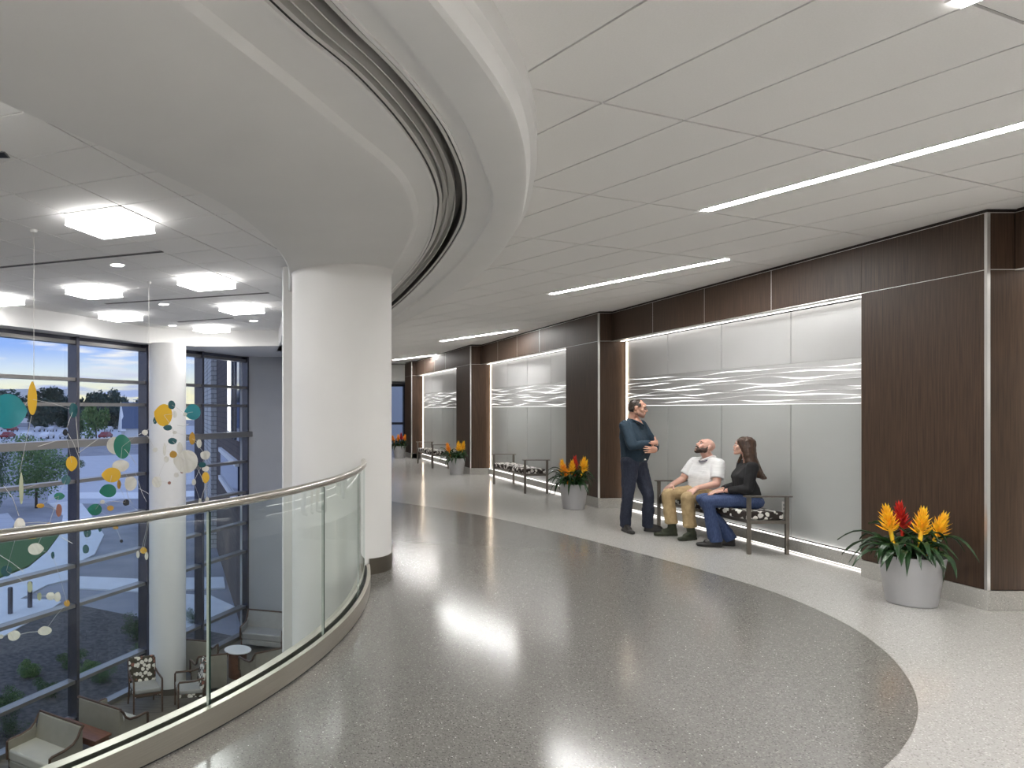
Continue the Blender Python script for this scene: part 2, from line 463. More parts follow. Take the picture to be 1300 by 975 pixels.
def keep_a(c, cs):
    return any(q.x < lerp_table(T_IN, q.y) - .0 for q in cs) and any(q.y < bulk_y(q.x) for q in cs) and c.y > -2 and c.x > -13
tiles(ceil_a, AO, U_, V_, .61, .61, (-30, 30), (-30, 30), ZA, keep_a, 300)
# ---------------- ring soffit between atrium and corridor
rows = []
def row(xs, z, dx=0): rows.append([Vector((x + dx, y, z)) for x, y in zip(xs, YS)])
row(CI, 3.40); row(CI, ZR + .015); row(CI, ZR, .015); row(CN, ZR, -.02); row(CN, ZR + .006, .01); row(CN, ZR + .035, .05); row(CN, ZR + .045, .10); row(CSI, ZR + .045, -.012); row(CSI, ZR + .045); row(CSI, 3.3)
row(CSO, 3.3); row(CSO, ZR + .045); row(CEC, ZR + .045, -.07); row(CEC, ZR + .03, -.02); row(CEC, ZR + .004, -.004); row(CEC, ZR, .01); row(CED, ZR, -.03); row(CED, ZR + .008, -.005); row(CED, ZR + .05, .008); row(CED, ZR + .085, .02); row(CED, ZR + .1, .055); row(CED, ZR + .13, .06); row(CED, 3.40, .06); 
ring = MB().ribbon(rows, closed=True).build('trim_1', M['soffit'], smooth=.35, kind='structure')
def strip(f0, f1, z0, z1, m, name):
    r = []
    for f, z in ((f0, z0), (f1, z0), (f1, z1), (f0, z1)):
        r.append([Vector((a + (b - a) * f, y, z)) for a, b, y in zip(CSI, CSO, YS)])
    MB().ribbon(r, closed=True).build(name, m, ring, smooth=.5)
strip(-.03, .05, 3.034, 3.06, M['white'], 'slot_lip')
strip(.05, .11, 3.05, 3.07, M['gasket'], 'slot_gasket')
strip(.11, .20, 3.046, 3.10, M['track_alu'], 'door_track')
strip(.225, .33, 3.09, 3.13, M['track_alu'], 'door_track')
strip(.345, .37, 3.045, 3.14, M['track_alu'], 'door_track')
strip(.395, .56, 3.105, 3.15, M['track_alu'], 'door_track')
strip(.575, .60, 3.05, 3.16, M['track_alu'], 'door_track')
strip(.61, .80, 3.14, 3.24, M['dark_metal'], 'door_track')
strip(.80, .82, 3.05, 3.20, M['dark_metal'], 'door_track')
strip(.82, .90, 3.046, 3.11, M['track_alu'], 'door_track')
strip(.90, .96, 3.05, 3.07, M['gasket'], 'slot_gasket')
strip(.96, 1.03, 3.034, 3.06, M['white'], 'slot_lip')
# bulkhead over the curtain wall
b2 = [Vector((p.x, p.y, 0)) for p in bulk]
back = [tuple(G(-24 + 27.95 * i / 40, -.12)[:2]) for i in range(41)] + [(1.2, 19.05)]
MB().prism([(p.x, p.y) for p in b2] + [(1.2, 15.62)] + back[::-1], ZR, ZA + .05).build('trim_2', M['white'], kind='structure')
# ---------------- columns and hidden-side walls
col1 = MB().lathe([(.508, ZL), (.508, 2.96), (.512, 2.99), (.525, ZR + .01)], (.923, 7.345, 0), 72).build('column', M['white'], smooth=.6, kind='structure')
ca = [math.radians(k) for k in range(-180, 180, 3)]
ca = [a for a in ca if math.hypot(.923 + .516 * math.cos(a) - RC[0], 7.345 + .516 * math.sin(a) - RC[1]) > RR + .055 and a < math.radians(75)]
MB().ribbon([[(.923 + r * math.cos(a), 7.345 + r * math.sin(a), z) for a in ca] for r, z in ((.50, .002), (.516, .002), (.516, .155), (.50, .158))], closed=True).build('column_base', M['bronze'], col1, smooth=.6)
col2 = MB().lathe([(.393, ZL), (.393, ZR + .01)], (-1.815, 15.29, 0), 56).build('column.001', M['white'], smooth=.6, kind='structure')
MB().lathe([(.400, ZL), (.400, ZL + .13), (.393, ZL + .133)], (-1.815, 15.29, 0), 56).build('column_base', M['bronze'], col2, smooth=.6)
MB().bbox((.37, 8.45, ZL), (1.25, 8.75, 3.3)).build('wall_pier', M['white'], kind='structure', bevel=.01)
MB().bbox((.95, 8.75, ZL), (1.25, 18.9, 3.3)).build('wall_atrium', M['white'], kind='structure')
MB().bbox((-.32, 18.9, ZL), (2.5, 19.15, 3.3)).build('wall_lounge', M['grey_wall'], kind='structure')
MB().bbox((2.2, 19.15, 0), (2.42, 31, 3.3)).build('wall_corridor', M['white'], kind='structure')
MB().bbox((-20, -9.2, ZL), (8.2, -9, 3.5)).build('wall_back', M['white'], kind='structure')
w = MB(); w.box(G(-19.3, -.1, (ZL + 3.4) / 2), (21.8, .2, 3.4 - ZL), GROT); w.build('wall_left', M['white'], kind='structure')
MB().bbox((3, -9, ZL - .2), (3.2, 19.1, -.45)).build('wall_under', M['white'], kind='structure')

# ---------------- curtain wall : mullions, transoms and one pane per opening
win = empty('window_1', (0, 0, 0), kind='structure')
MT = [-.24 + 2.05 * k for k in range(-4, 2)] + [3.84]
TZ = [2.89, 2.18, 1.70, .95, .22, -.59, -1.40, -2.16, -3.62, -4.36]
for t in MT:
    MB().box(G(t, .03, (ZL + ZR) / 2), (.075, .24, ZR - ZL), GROT).build('mullion', M['mull'], win)
TA, TB = MT[0], MT[-1]
for i, z in enumerate(TZ):
    th, dp = (.14, .30) if i == 3 else (.065, .19)
    if i == 9: th = .10
    L = TB - TA + (.14 if i == 3 else 0)
    MB().box(G((TA + TB) / 2 + (.07 if i == 3 else 0), .02 + (.05 if i == 3 else 0), z), (L, dp, th), GROT).build('transom', M['transom'], win)
MB().box(G((TA + TB) / 2, 0, 2.95), (TB - TA, .12, .11), GROT).build('head_panel', M['mull'], win)
for a, b in zip(MT, MT[1:]):
    for z1, z0 in zip(TZ, TZ[1:]):
        MB().box(G((a + b) / 2, -.03, (z0 + z1) / 2), (b - a - .07, .012, z1 - z0 - .05), GROT).build('pane', M['pane'], win)

# ---------------- corridor wall on the right: saw-tooth of wood piers and lit recesses
wr = empty('wall_right', (5.85, 5.66, 0), kind='structure')
def wb(name, m, lo, hi, bevel=0): return MB().bbox(lo, hi).build(name, m, wr, world=True, bevel=bevel, seg=1)
ZH = 2.715; ZT = 3.165
BAYS = [(6.29, -9, -.3, -.29), (6.07, -.3, .9, 5.66), (5.85, 5.66, 6.83, 11.57), (5.635, 11.57, 12.77, 17.5), (5.37, 17.5, 18.7, 23.3), (5.22, 23.3, 24.3, None)]
def wave_slats(x, y0, y1, z0, z1, seed):
    rnd = random.Random(seed)
    n = 9; h = (z1 - z0) / n
    def wf(j):
        return [(rnd.uniform(.18, .36), rnd.uniform(2.0, 3.4), rnd.uniform(0, 6.28)), (rnd.uniform(.10, .20), rnd.uniform(5.0, 7.5), rnd.uniform(0, 6.28))]
    P = [wf(j) for j in range(n + 1)]
    Q = [(rnd.uniform(2.4, 4.6), rnd.uniform(0, 6.28)) for j in range(n + 1)]
    K = 84
    def bnd(j, y):
        if j == 0: return z0
        if j == n: return z1
        return z0 + h * (j + sum(a * math.sin(w * y + p) for a, w, p in P[j]))
    def gap(j, y):
        if j == n: return .004
        if j == 0: return .012
        w, p = Q[j]
        return max(.0008, .0046 + .0076 * math.sin(w * y + p))
    for j in range(n):
        fr, bk = [], []
        lo, hi = [], []
        for k in range(K + 1):
            y = y0 + (y1 - y0) * k / K
            zb = bnd(j, y) + gap(j, y) * .5; zt = bnd(j + 1, y) - gap(j + 1, y) * .5
            lo.append(Vector((x - .004, y, zb))); hi.append(Vector((x + .006, y, zt)))
        lob = [p + Vector((.016, 0, .002)) for p in lo]; hib = [p + Vector((.008, 0, 0)) for p in hi]
        MB().ribbon([lo, hi, hib, lob], closed=True).build('wave_slat', M['wave'], wr, world=True, smooth=.5)
    wb('wave_backlight', M['wave_glow'], (x + .035, y0, z0), (x + .04, y1, z1))
for bi, (f, y0, y1, y2) in enumerate(BAYS):
    p = f + .22
    fp = (BAYS[bi - 1][0] + .22) if bi else f + .6      # panel plane of the recess in front of this pier's return
    fh = BAYS[bi - 1][0] if bi else f + .6              # header face of that recess
    T = .018
    wb('pier_core', M['wood_joint'], (f + T, y0 + T, 0), (f + .7, y1, ZC))
    # front face : lower and upper board
    wb('wood_panel', M['wood'], (f, y0 + .004, .165), (f + T, y1, ZH - .003))
    wb('wood_panel', M['wood'], (f, y0 + .004, ZH + .003), (f + T, y1, ZT))
    wb('joint_trim', M['alu'], (f + .004, y0, ZH - .003), (f + T, y1, ZH + .003))
    wb('joint_trim', M['alu'], (f + .002, y0, ZT), (f + T, y1, ZT + .006))
    wb('joint_trim', M['alu'], (f + .001, y1 - .004, .16), (f + T, y1 + .004, ZH))
    # return face towards the entrance side
    wb('wood_panel', M['wood'], (f + .004, y0, .165), (fp, y0 + T, ZH - .003))
    wb('wood_panel', M['wood'], (f + .004, y0, ZH + .003), (fh - .004, y0 + T, ZT))
    wb('joint_trim', M['alu'], (f, y0 - .0005, ZH - .003), (fp, y0 + T, ZH + .003))
    wb('joint_trim', M['alu'], (f, y0 - .0005, ZT), (fh, y0 + T, ZT + .006))
    wb('corner_trim', M['alu'], (f - .003, y0 - .003, .16), (f + .022, y0 + .020, ZT + .006))
    wb('plinth', M['terr_plinth'], (f - .006, y0 - .006, 0), (f + .3, y1, .157), .002)
    wb('plinth', M['terr_plinth'], (f + .02, y0 - .006, 0), (fp + .01, y0 + .1, .157), .002)
    if y2 is None: continue
    wb('recess_back', M['wood_joint'], (p + .045, y1, 0), (p + .3, y2 + .1, ZC))
    ys = [y2 - 1.185 * k for k in range(4)] + [y1]
    for k in range(4):
        b, a = ys[k], ys[k + 1]
        wb('wall_panel', M['panel_lo'], (p, a + .006, .17), (p + .02, b - .006, 1.655), .002)
        wb('wall_panel', M['panel_hi'], (p, a + .006, 2.12), (p + .02, b - .006, 2.70), .002)
        wb('wood_panel', M['wood'], (f, a + .003, ZH + .003), (f + T, b - .003, ZT))
        if k: wb('joint_trim', M['alu'], (f - .001, b - .003, ZH), (f + T, b + .003, ZT))
    wb('joint_trim', M['alu'], (f + .002, y1, ZT), (f + T, y2, ZT + .006))
    wb('header_core', M['wood_joint'], (f + T, y1, ZH + .004), (f + .5, y2, ZC))
    wb('header_soffit', M['alu'], (f, y1, ZH - .006), (p - .11, y2, ZH + .004))
    wb('cove_light', M['led'], (p - .09, y1 + .02, ZH - .006), (p - .03, y2 - .02, ZH))
    wb('corner_light', M['led_warm'], (p - .012, y2 - .062, .17), (p - .002, y2 - .054, ZH - .02))
    wb('plinth', M['terr_plinth'], (p - .045, y1, .022), (p - .022, y2, .150), .002)
    wb('plinth_light', M['led_floor'], (p - .022, y1, .150), (p - .003, y2, .156))
    wb('floor_light', M['led_floor'], (p - .014, y1, .010), (p - .006, y2, .018))
    wave_slats(p, y1, y2, 1.66, 2.12, 11 + bi)
# power outlet low on the panel behind the near bench
wx = MB(); wx.bbox((6.062, 8.06, .43), (6.068, 8.14, .55)); 
wo_ = wx.build('power_outlet', M['white'], bevel=.004); setp(wo_, 'small white outlet plate on the grey panel above the near bench seat', 'outlet')
for dz in (-.022, .022):
    MB().bbox((6.0595, 8.083, .49 + dz - .012), (6.0625, 8.117, .49 + dz + .012)).build('socket', M['pot'], wo_)
# far end of the corridor
MB().bbox((4.6, 25.6, 2.62), (8, 26.0, ZC + .01)).build('trim_3', M['white'], kind='structure')
MB().bbox((5.35, 24.3, 0), (5.55, 24.6, ZC)).build('trim_4', M['white'], kind='structure')
MB().bbox((7.2, 24.3, 0), (7.4, 31, ZC)).build('wall_side', M['white'], kind='structure')
w2 = empty('window_2', (6, 30.9, 0), kind='structure')
for x in (4.9, 5.55, 5.95, 6.6, 7.2): MB().bbox((x - .05, 30.8, 0), (x + .05, 31, 2.7)).build('mullion', M['mull'], w2, world=True)
for z in (.05, 1.0, 2.65): MB().bbox((4.9, 30.82, z - .05), (7.2, 30.98, z + .05)).build('transom', M['mull'], w2, world=True)
for a, b in ((4.9, 5.55), (5.55, 5.95), (5.95, 6.6), (6.6, 7.2)): MB().bbox((a + .05, 30.9, .1), (b - .05, 30.91, 2.6)).build('pane', M['pane'], w2, world=True)
MB().bbox((2.4, 31, 0), (4.85, 31.2, ZC)).build('wall_far', M['white'], kind='structure')
MB().bbox((4.85, 31, 2.7), (8, 31.2, ZC)).build('wall_far.001', M['white'], kind='structure')

# ================================================================== LAMPS
def strip_light(name, a, label, length=2.44):
    """a: far end; runs along A_ towards the near side"""
    c = Vector((a[0], a[1], 0)) + A_ * (length / 2)
    t = empty('strip_light', (c.x, c.y, ZC), math.atan2(A_.y, A_.x), label, 'ceiling light', 'recessed strip lights of the corridor')
    MB().bbox((-length / 2, -.05, -.004), (length / 2, .05, .006)).build('diffuser', M['strip'], t)
    h = MB()
    for s in (-1, 1): h.bbox((-length / 2 - .012, s * .056 - .006, -.006), (length / 2 + .012, s * .056 + .006, .008))
    h.build('housing', M['white'], t)
    return t
strip_light('s', (3.636, 5.71), 'recessed white strip light nearest the camera, over the light floor band')
strip_light('s', (4.137, 9.83), 'second nearest recessed white strip light, in front of the people')
strip_light('s', (4.41, 16.6), 'third strip light down the corridor, over the middle planter')
strip_light('s', (4.55, 22.9), 'farthest strip light, beside the white column edge')
strip_light('s', (2.775, 2.80), 'strip light whose end just shows at the top right corner')
def added_strip(a, length=2.44):  # unseen strips added behind the camera as fill light
    c = Vector((a[0], a[1], 0)) + A_ * (length / 2)
    o = MB().bbox((-length / 2, -.05, -.004), (length / 2, .05, .006)).build('strip_light', M['strip'], ceil_c)
    o.location = (c.x, c.y, ZC); o.rotation_euler.z = math.atan2(A_.y, A_.x)
for a in ((1.1, -2.0), (5.2, -3.4), (2.7, -4.4), (-.9, -1.6), (-.9, -4.9), (5.6, -5.0), (.8, -6.2), (-3.0, -3.9)):
    added_strip(a)
BL = [(0, 0, 'nearest and largest glowing square box light on the atrium ceiling'),
      (5, -1, 'glowing square box light right of the middle of the atrium ceiling, second nearest'),
      (5, -4, 'glowing square box light in the middle of the atrium ceiling, left of the air slot'),
      (5, -7, 'glowing square box light cut by the left edge of the picture'),
      (9, -2, 'glowing square box light nearest the white column'),
      (9, -6, 'glowing square box light against the white bulkhead above the sky window'),
      (13, -5, 'farthest glowing square box light, by the bulkhead corner')]
BX = {}
for i, (u, v, lab) in enumerate(BL):
    tgt = [None, (262.5, 352.5), (122, 362.8), (-22, 376), (308.8, 387.3), (156.8, 397), (271.3, 414)][i]
    if tgt is None: c = AO + U_ * .305 - V_ * .305
    else:
        q = px(tgt[0], tgt[1], (ZA - EYE) * 903 / (520 - tgt[1]))
        d = q - AO; iu = round(d.dot(U_) / .61 - .5); iv = round(d.dot(V_) / .61 - .5)
        c = AO + U_ * (.61 * (iu + .5)) + V_ * (.61 * (iv + .5))
    t = empty('box_light', (c.x, c.y, ZA), math.atan2(U_.y, U_.x), lab, 'ceiling light', 'glowing box lights of the atrium')
    MB().bbox((-.29, -.29, -.104), (.29, .29, -.098)).build('diffuser', M['boxlight'], t)
    MB().bbox((-.288, -.288, -.098), (.288, .288, -.006)).build('side_diffuser', M['boxside'], t)
    MB().bbox((-.298, -.298, -.008), (.298, .298, .004)).build('mounting_frame', M['white'], t)
nb = 0
for u in range(-18, 8, 4):  # extra box lights added out of view to brighten the atrium
    for v in range(-20, 2, 4):
        c = AO + U_ * (.61 * (u + 1.5 + (v % 8) / 4)) + V_ * (.61 * (v + .5))
        pc = Vector((c.x, c.y, ZA))
        if in_view(pc, 60) or c.x > lerp_table(T_IN, c.y) - .6 or c.y > bulk_y(c.x) - .5 or c.y < -7 or c.x < -9: continue
        o = MB().bbox((-.29, -.29, -.10), (.29, .29, -.006)).build('box_light', M['boxlight'], ceil_a)
        o.location = (c.x, c.y, ZA); o.rotation_euler.z = math.atan2(U_.y, U_.x)
def air_slot(pts, label):
    a, b = [px(x, y, (ZA - EYE) * 903 / (520 - y)) for x, y in pts]
    L = (b - a).length; c = (a + b) / 2
    t = empty('air_slot', (c.x, c.y, ZA), math.atan2((b - a).y, (b - a).x), label, 'air vent', 'black air slots of the atrium ceiling')
    MB().bbox((-L / 2, -.022, -.005), (L / 2, .022, .003)).build('slot_opening', M['black'], t)
    for s in (-1, 1): MB().bbox((-L / 2, s * .027 - .005, -.007), (L / 2, s * .027 + .005, .003)).build('slot_flange', M['tile_grid'], t)
air_slot([(-60, 345), (206, 319)], 'long black air slot crossing the atrium ceiling behind the nearest box light')
air_slot([(134, 385.5), (341, 371.5)], 'black air slot between the two right box lights and the far ones')
air_slot([(226, 408.5), (296, 403.5)], 'short far black air slot near the bulkhead')
q = [px(x, y, (ZA - EYE) * 903 / (520 - y)) for x, y in ((-30, 196), (14, 196.5))]
t = empty('air_grille', ((q[0] + q[1]) / 2).to_tuple(), math.atan2((q[1] - q[0]).y, (q[1] - q[0]).x), 'black square air grille at the upper left edge of the atrium ceiling', 'air vent')
t.location.z = ZA
MB().bbox((-.10, -.05, -.004), (.085, .05, .003)).build('grille_opening', M['black'], t)
MB().bbox((-.11, -.06, -.003), (.095, .06, .002)).build('grille_frame', M['tile_grid'], t)
for x, y, lab in ((149, 336, 'round recessed downlight beside the long air slot, nearest of four'), (208, 386, 'round recessed downlight under the second air slot'),
                  (219, 413, 'round recessed downlight left of the farthest box light'), (322, 407, 'round recessed downlight closest to the white column')):
    c = px(x, y, (ZA - EYE) * 903 / (520 - y))
    t = empty('downlight', (c.x, c.y, ZA), 0, lab, 'ceiling light', 'round downlights of the atrium')
    MB().lathe([(.085, -.006), (.10, -.008), (.105, -.003), (.105, .004)], n=28).build('trim_ring', M['white'], t, smooth=True)
    MB().lathe([(.078, -.0085), (.078, .002)], n=24).build('lens', M['boxlight'], t)

# ================================================================== GUARDRAIL
gr = empty('guardrail', rp(-25, RR).to_tuple(), 0, 'curved glass balustrade with round steel handrail along the balcony edge', 'railing')
AE = -6.6
def arc_pts(a0, a1, r, z, n=None):
    n = n or max(4, int(abs(a1 - a0) / 1.5))
    return [rp(a0 + (a1 - a0) * i / n, r, z) for i in range(n + 1)]
def arc_box(a0, a1, r0, r1, z0, z1, name, m, n=None, smooth=.5, mats=None):
    mb = MB().ribbon([arc_pts(a0, a1, r0, z0, n), arc_pts(a0, a1, r1, z0, n), arc_pts(a0, a1, r1, z1, n), arc_pts(a0, a1, r0, z1, n)], closed=True)
    k = len(mb.v) // 4
    mb.f.append((0, k, 2 * k, 3 * k)); mb.f.append((k - 1, 2 * k - 1, 3 * k - 1, 4 * k - 1))
    o = mb.build(name, m, gr, world=True, smooth=smooth)
    return o
arc_box(-92, AE, RR + .028, RR + .058, .012, .125, 'base_shoe', M['steel'], 80)
arc_box(-92, AE, RR - .062, RR - .012, .0, .125, 'base_shoe_inner', M['steel'], 80)
arc_box(-92, AE, RR + .012, RR + .028, .0, .112, 'glazing_gasket', M['gasket'], 80)
arc_box(-92, AE, RR + .03, RR + .052, .0, .012, 'shadow_strip', M['gasket'], 80)  # black strip painting the shadow at the foot of the curb
JO = [-92, -83.4, -71.8, -60.2, -48.6, -37.0, -25.4, -15.8, -7.2]
for a, b in zip(JO, JO[1:]):
    o = arc_box(a + .07, b - .07, RR - .008, RR + .008, .02, 1.085, 'glass_panel', M['glass'], 10)
    o.data.materials.append(M['glass_edge'])
    o.data.materials.append(M['glass_edge_lit'])
    o.data.polygons[-2].material_index = 1; o.data.polygons[-1].material_index = 2
hp = arc_pts(-92, AE - .3, RR, 1.112, 70)
MB().tube(hp, .025, 12).build('handrail', M['steel_rail'], gr, world=True, smooth=True)
# ================================================================== BENCHES
def bench(loc, label):
    t = empty('bench', loc, 0, label, 'bench', 'metal framed benches along the lit recesses')
    L, D = 1.74, .42
    for sx in (-1, 1):
        for sy in (-1, 1):
            MB().bbox((sx * D / 2 - .02, sy * L / 2 - .014, 0), (sx * D / 2 + .02, sy * L / 2 + .014, .632)).build('leg', M['bench_metal'], t, bevel=.003, seg=1)
    for sy in (-1, 1):
        MB().bbox((-D / 2 - .05, sy * L / 2 - .025, .632), (D / 2 + .05, sy * L / 2 + .025, .648)).build('armrest', M['bench_metal'], t, bevel=.003, seg=1)
    f = MB()
    for sx in (-1, 1): f.bbox((sx * (D / 2 - .035) - .012, -L / 2, .335), (sx * (D / 2 - .035) + .012, L / 2, .375))
    for sy in (-1, 0, 1): f.bbox((-D / 2, sy * (L / 2 - .002) - .012, .34), (D / 2, sy * (L / 2 - .002) + .012, .375))
    f.build('seat_frame', M['bench_metal'], t)
    MB().bbox((-D / 2 - .01, -L / 2 + .018, .375), (D / 2 - .015, L / 2 - .018, .468)).build('seat_cushion', M['floral'], t, bevel=.022, seg=3, smooth=True)
    return t
bench((5.70, 8.73, 0), 'metal bench with floral cushion on which the two seated people sit')
bench((5.41, 14.42, 0), 'empty metal bench with floral cushion in the middle lit recess')
bench((5.13, 20.25, 0), 'empty metal bench with floral cushion in the farthest recess, behind a planter')

# ================================================================== PLANTERS
def leaf_mesh(L, w, droop, rise, rnd):
    mb = MB(); K = 7; rows = []
    for k in range(K + 1):
        s = k / K
        y = L * (s * .55 + .45 * math.sin(s * 1.35) / math.sin(1.35)) * .92
        z = rise * math.sin(min(1, s * 1.25) * PI / 2) - droop * s ** 2.3
        ww = w * (.55 + .9 * s) * (1 - s ** 3) * .9 + .0012
        rows.append([Vector((-ww, y, z + .006)), Vector((0, y, z - .006)), Vector((ww, y, z + .006))])
    top = rows; bot = [[p + Vector((0, 0, -.0025)) for p in r][::-1] for r in rows]
    mb.ribbon([a + b + [a[0]] for a, b in zip(top, bot)])
    me = mb.mesh('leaf'); me.materials.append(M['leaf'])
    for p in me.polygons: p.use_smooth = True
    return me
rl = random.Random(3)
LEAF = [leaf_mesh(rl.uniform(.24, .42), rl.uniform(.021, .029), rl.uniform(.06, .26), rl.uniform(.04, .17), rl) for _ in range(9)]
def flower_mesh(h, r, m, seed):
    rnd = random.Random(seed); mb = MB()
    mb.lathe([(.012, -.14), (.014, 0), (.016, h * .5), (.004, h * .95)], n=8)
    n = 40
    for k in range(n):
        s = k / n; a = k * 2.399
        L = r * (1.2 - .30 * s) * rnd.uniform(.85, 1.1); el = .60 + .70 * s
        base = Vector((0, 0, h * (.05 + .88 * s)))
        d = Vector((math.cos(a) * math.cos(el), math.sin(a) * math.cos(el), math.sin(el)))
        sd = Vector((-math.sin(a), math.cos(a), 0)); up = d.cross(sd)
        w = .017 * (1.15 - .4 * s)
        p = [base + d * .004, base + d * (L * .45) + sd * w - up * .004, base + d * L + Vector((0, 0, .006)), base + d * (L * .45) - sd * w - up * .004, base + d * (L * .42) + up * .007]
        mb.add(p, [(0, 1, 4), (1, 2, 4), (2, 3, 4), (3, 0, 4), (0, 3, 2, 1)])
    me = mb.mesh('flower'); me.materials.append(m)
    return me
FY = flower_mesh(.20, .092, M['fl_yellow'], 1); FR = flower_mesh(.21, .088, M['fl_red'], 2); FO = flower_mesh(.19, .092, M['fl_orange'], 3)
def planter(loc, rz, flowers, label, seed, nl=42):
    rnd = random.Random(seed)
    t = empty('potted_bromeliad', loc, rz, label, 'potted plant', 'bromeliads in silver planters along the wall')
    MB().lathe([(.150, 0), (.158, .006), (.215, .392), (.217, .40), (.209, .402), (.205, .39), (.200, .35)], n=48, cap=False).build('pot', M['pot'], t, smooth=.6)
    MB().lathe([(.150, .0), (.150, .001)], n=32).build('pot_base', M['pot'], t)
    MB().lathe([(.200, .34), (.198, .36)], n=32).build('soil', M['soil'], t)
    for fx, fy, fz, me, tilt in flowers:
        obj('flower', me, t, (fx, fy, fz), (tilt[1], tilt[0], 0))
        for k in range(7):
            a = k * 2 * PI / 7 + rnd.uniform(-.3, .3)
            s = rnd.uniform(.75, 1.1) * (.6 if -math.sin(a) > .3 else 1)
            obj('leaf', rnd.choice(LEAF), t, (fx, fy, rnd.uniform(.42, .52)), (rnd.uniform(-.05, .40), 0, a), (1, s, 1))
    for k in range(nl):
        a = k * 2 * PI / nl + rnd.uniform(-.2, .2)
        s = rnd.uniform(.65, 1.15) * (.62 if -math.sin(a) > .3 else 1)
        r = rnd.uniform(.02, .12)
        obj('leaf', rnd.choice(LEAF), t, (r * -math.sin(a), r * math.cos(a), rnd.uniform(.385, .43)), (rnd.uniform(-.25, .25), 0, a), (1, s, 1))
    return t
planter((5.44, 5.87, 0), 0, [(-.165, .0, .575, FY, (-.20, 0)), (.045, .13, .57, FR, (-.12, 0)), (.02, -.06, .56, FY, (.06, .05)), (.19, .0, .52, FY, (.30, .1))],
        'largest silver planter of yellow and red bromeliads, nearest the camera at the right', 5)
planter((5.20, 11.5, 0), 0, [(-.15, 0, .56, FY, (-.2, 0)), (-.06, -.08, .55, FY, (-.05, .1)), (.02, .0, .60, FR, (.0, 0)), (.11, -.05, .60, FY, (.15, .05)), (.17, .05, .55, FY, (.25, 0)), (-.16, -.1, .50, FO, (-.3, .1))],
        'silver planter of yellow bromeliads round one red, left of the standing man', 8)
planter((5.06, 17.6, 0), 0, [(-.18, 0, .55, FO, (-.25, 0)), (.03, -.05, .58, FY, (0, 0)), (.15, .02, .58, FY, (.15, 0)), (.09, .1, .52, FY, (.1, 0))],
        'silver planter with one orange and two yellow blooms before the far bench', 9)
planter((4.87, 23.5, 0), 0, [(-.18, 0, .52, FO, (-.25, 0)), (-.05, -.05, .55, FO, (0, 0)), (.06, .02, .58, FR, (.0, 0)), (.16, .02, .55, FO, (.15, 0))],
        'farthest silver planter of orange and red blooms, beside the big column edge', 12)

# ================================================================== PEOPLE
def ico(sub=2):
    bm = bmesh.new(); bmesh.ops.create_icosphere(bm, subdivisions=sub, radius=1)
    v = [x.co.copy() for x in bm.verts]; bm.free(); return v
ICO = ico(2)
RING = [(math.cos(2 * PI * k / 20), math.sin(2 * PI * k / 20)) for k in range(20)]
class Flesh:
    """closed convex lumps, fused by a voxel remesh into one continuous skin"""
    def __init__(s, R=None): s.sets = []; s.R = R
    def hull(s, *balls):
        pts = []
        for c, r in balls:
            c = Vector(c)
            if not isinstance(r, (tuple, list, Vector)): r = (r, r, r)
            d = [Vector((v.x * r[0], v.y * r[1], v.z * r[2])) for v in ICO]
            pts += [c + (s.R @ v if s.R is not None else v) for v in d]
        s.sets.append(pts); return s
    def chain(s, *balls):
        for a, b in zip(balls, balls[1:]): s.hull(a, b)
        return s
    def cone(s, p0, r0, p1, r1):
        p0, p1 = Vector(p0), Vector(p1); t = (p1 - p0).normalized()
        u = t.orthogonal().normalized(); v = t.cross(u)
        s.sets.append([p + (u * a + v * b) * r for p, r in ((p0, r0), (p1, r1)) for a, b in RING]); return s
    def xf(s, m):
        s.sets = [[m @ p for p in st] for st in s.sets]; return s
    def __iadd__(s, o): s.sets += o.sets; return s
    def build(s, name, m, parent, voxel=.006, it=3, folds=0, fs=9, seed=0, loc=None, cull=None):
        bm = bmesh.new()
        for st in s.sets:
            vs = [bm.verts.new(p) for p in st]
            r = bmesh.ops.convex_hull(bm, input=vs)
            bad = list({g for g in r['geom_interior'] + r['geom_unused'] if isinstance(g, bmesh.types.BMVert)})
            bmesh.ops.delete(bm, geom=bad, context='VERTS')
        me = bpy.data.meshes.new(name); bm.to_mesh(me); bm.free()
        tmp = bpy.data.objects.new('tmp', me); C.objects.link(tmp)
        rm = tmp.modifiers.new('r', 'REMESH'); rm.mode = 'VOXEL'; rm.voxel_size = voxel; rm.adaptivity = 0
        if it:
            sm = tmp.modifiers.new('s', 'SMOOTH'); sm.factor = .5; sm.iterations = it
        dg = bpy.context.evaluated_depsgraph_get()
        out = bpy.data.meshes.new_from_object(tmp.evaluated_get(dg))
        bpy.data.objects.remove(tmp); bpy.data.meshes.remove(me)
        if cull is not None:
            bm = bmesh.new(); bm.from_mesh(out)
            bmesh.ops.delete(bm, geom=[v for v in bm.verts if cull(v.co)], context='VERTS'); bm.to_mesh(out); bm.free()
        if folds:
            off = Vector((seed * 3.1, seed * 1.7, 0))
            nn = [v.normal.copy() for v in out.vertices]
            for v, n in zip(out.vertices, nn):
                q = v.co * fs + off
                a = mnoise.noise(Vector((q.x, q.y, q.z * .55))); b = mnoise.noise(q * 2.3)
                v.co += n * (folds * (1 - abs(a) * 3) * .6 + folds * .45 * b)
        out.name = name
        out.materials.clear(); out.materials.append(m)
        for p in out.polygons: p.use_smooth = True
        o = bpy.data.objects.new(name, out); C.objects.link(o)
        if parent is not None: o.parent = parent
        if loc is not None: o.location = loc
        return o
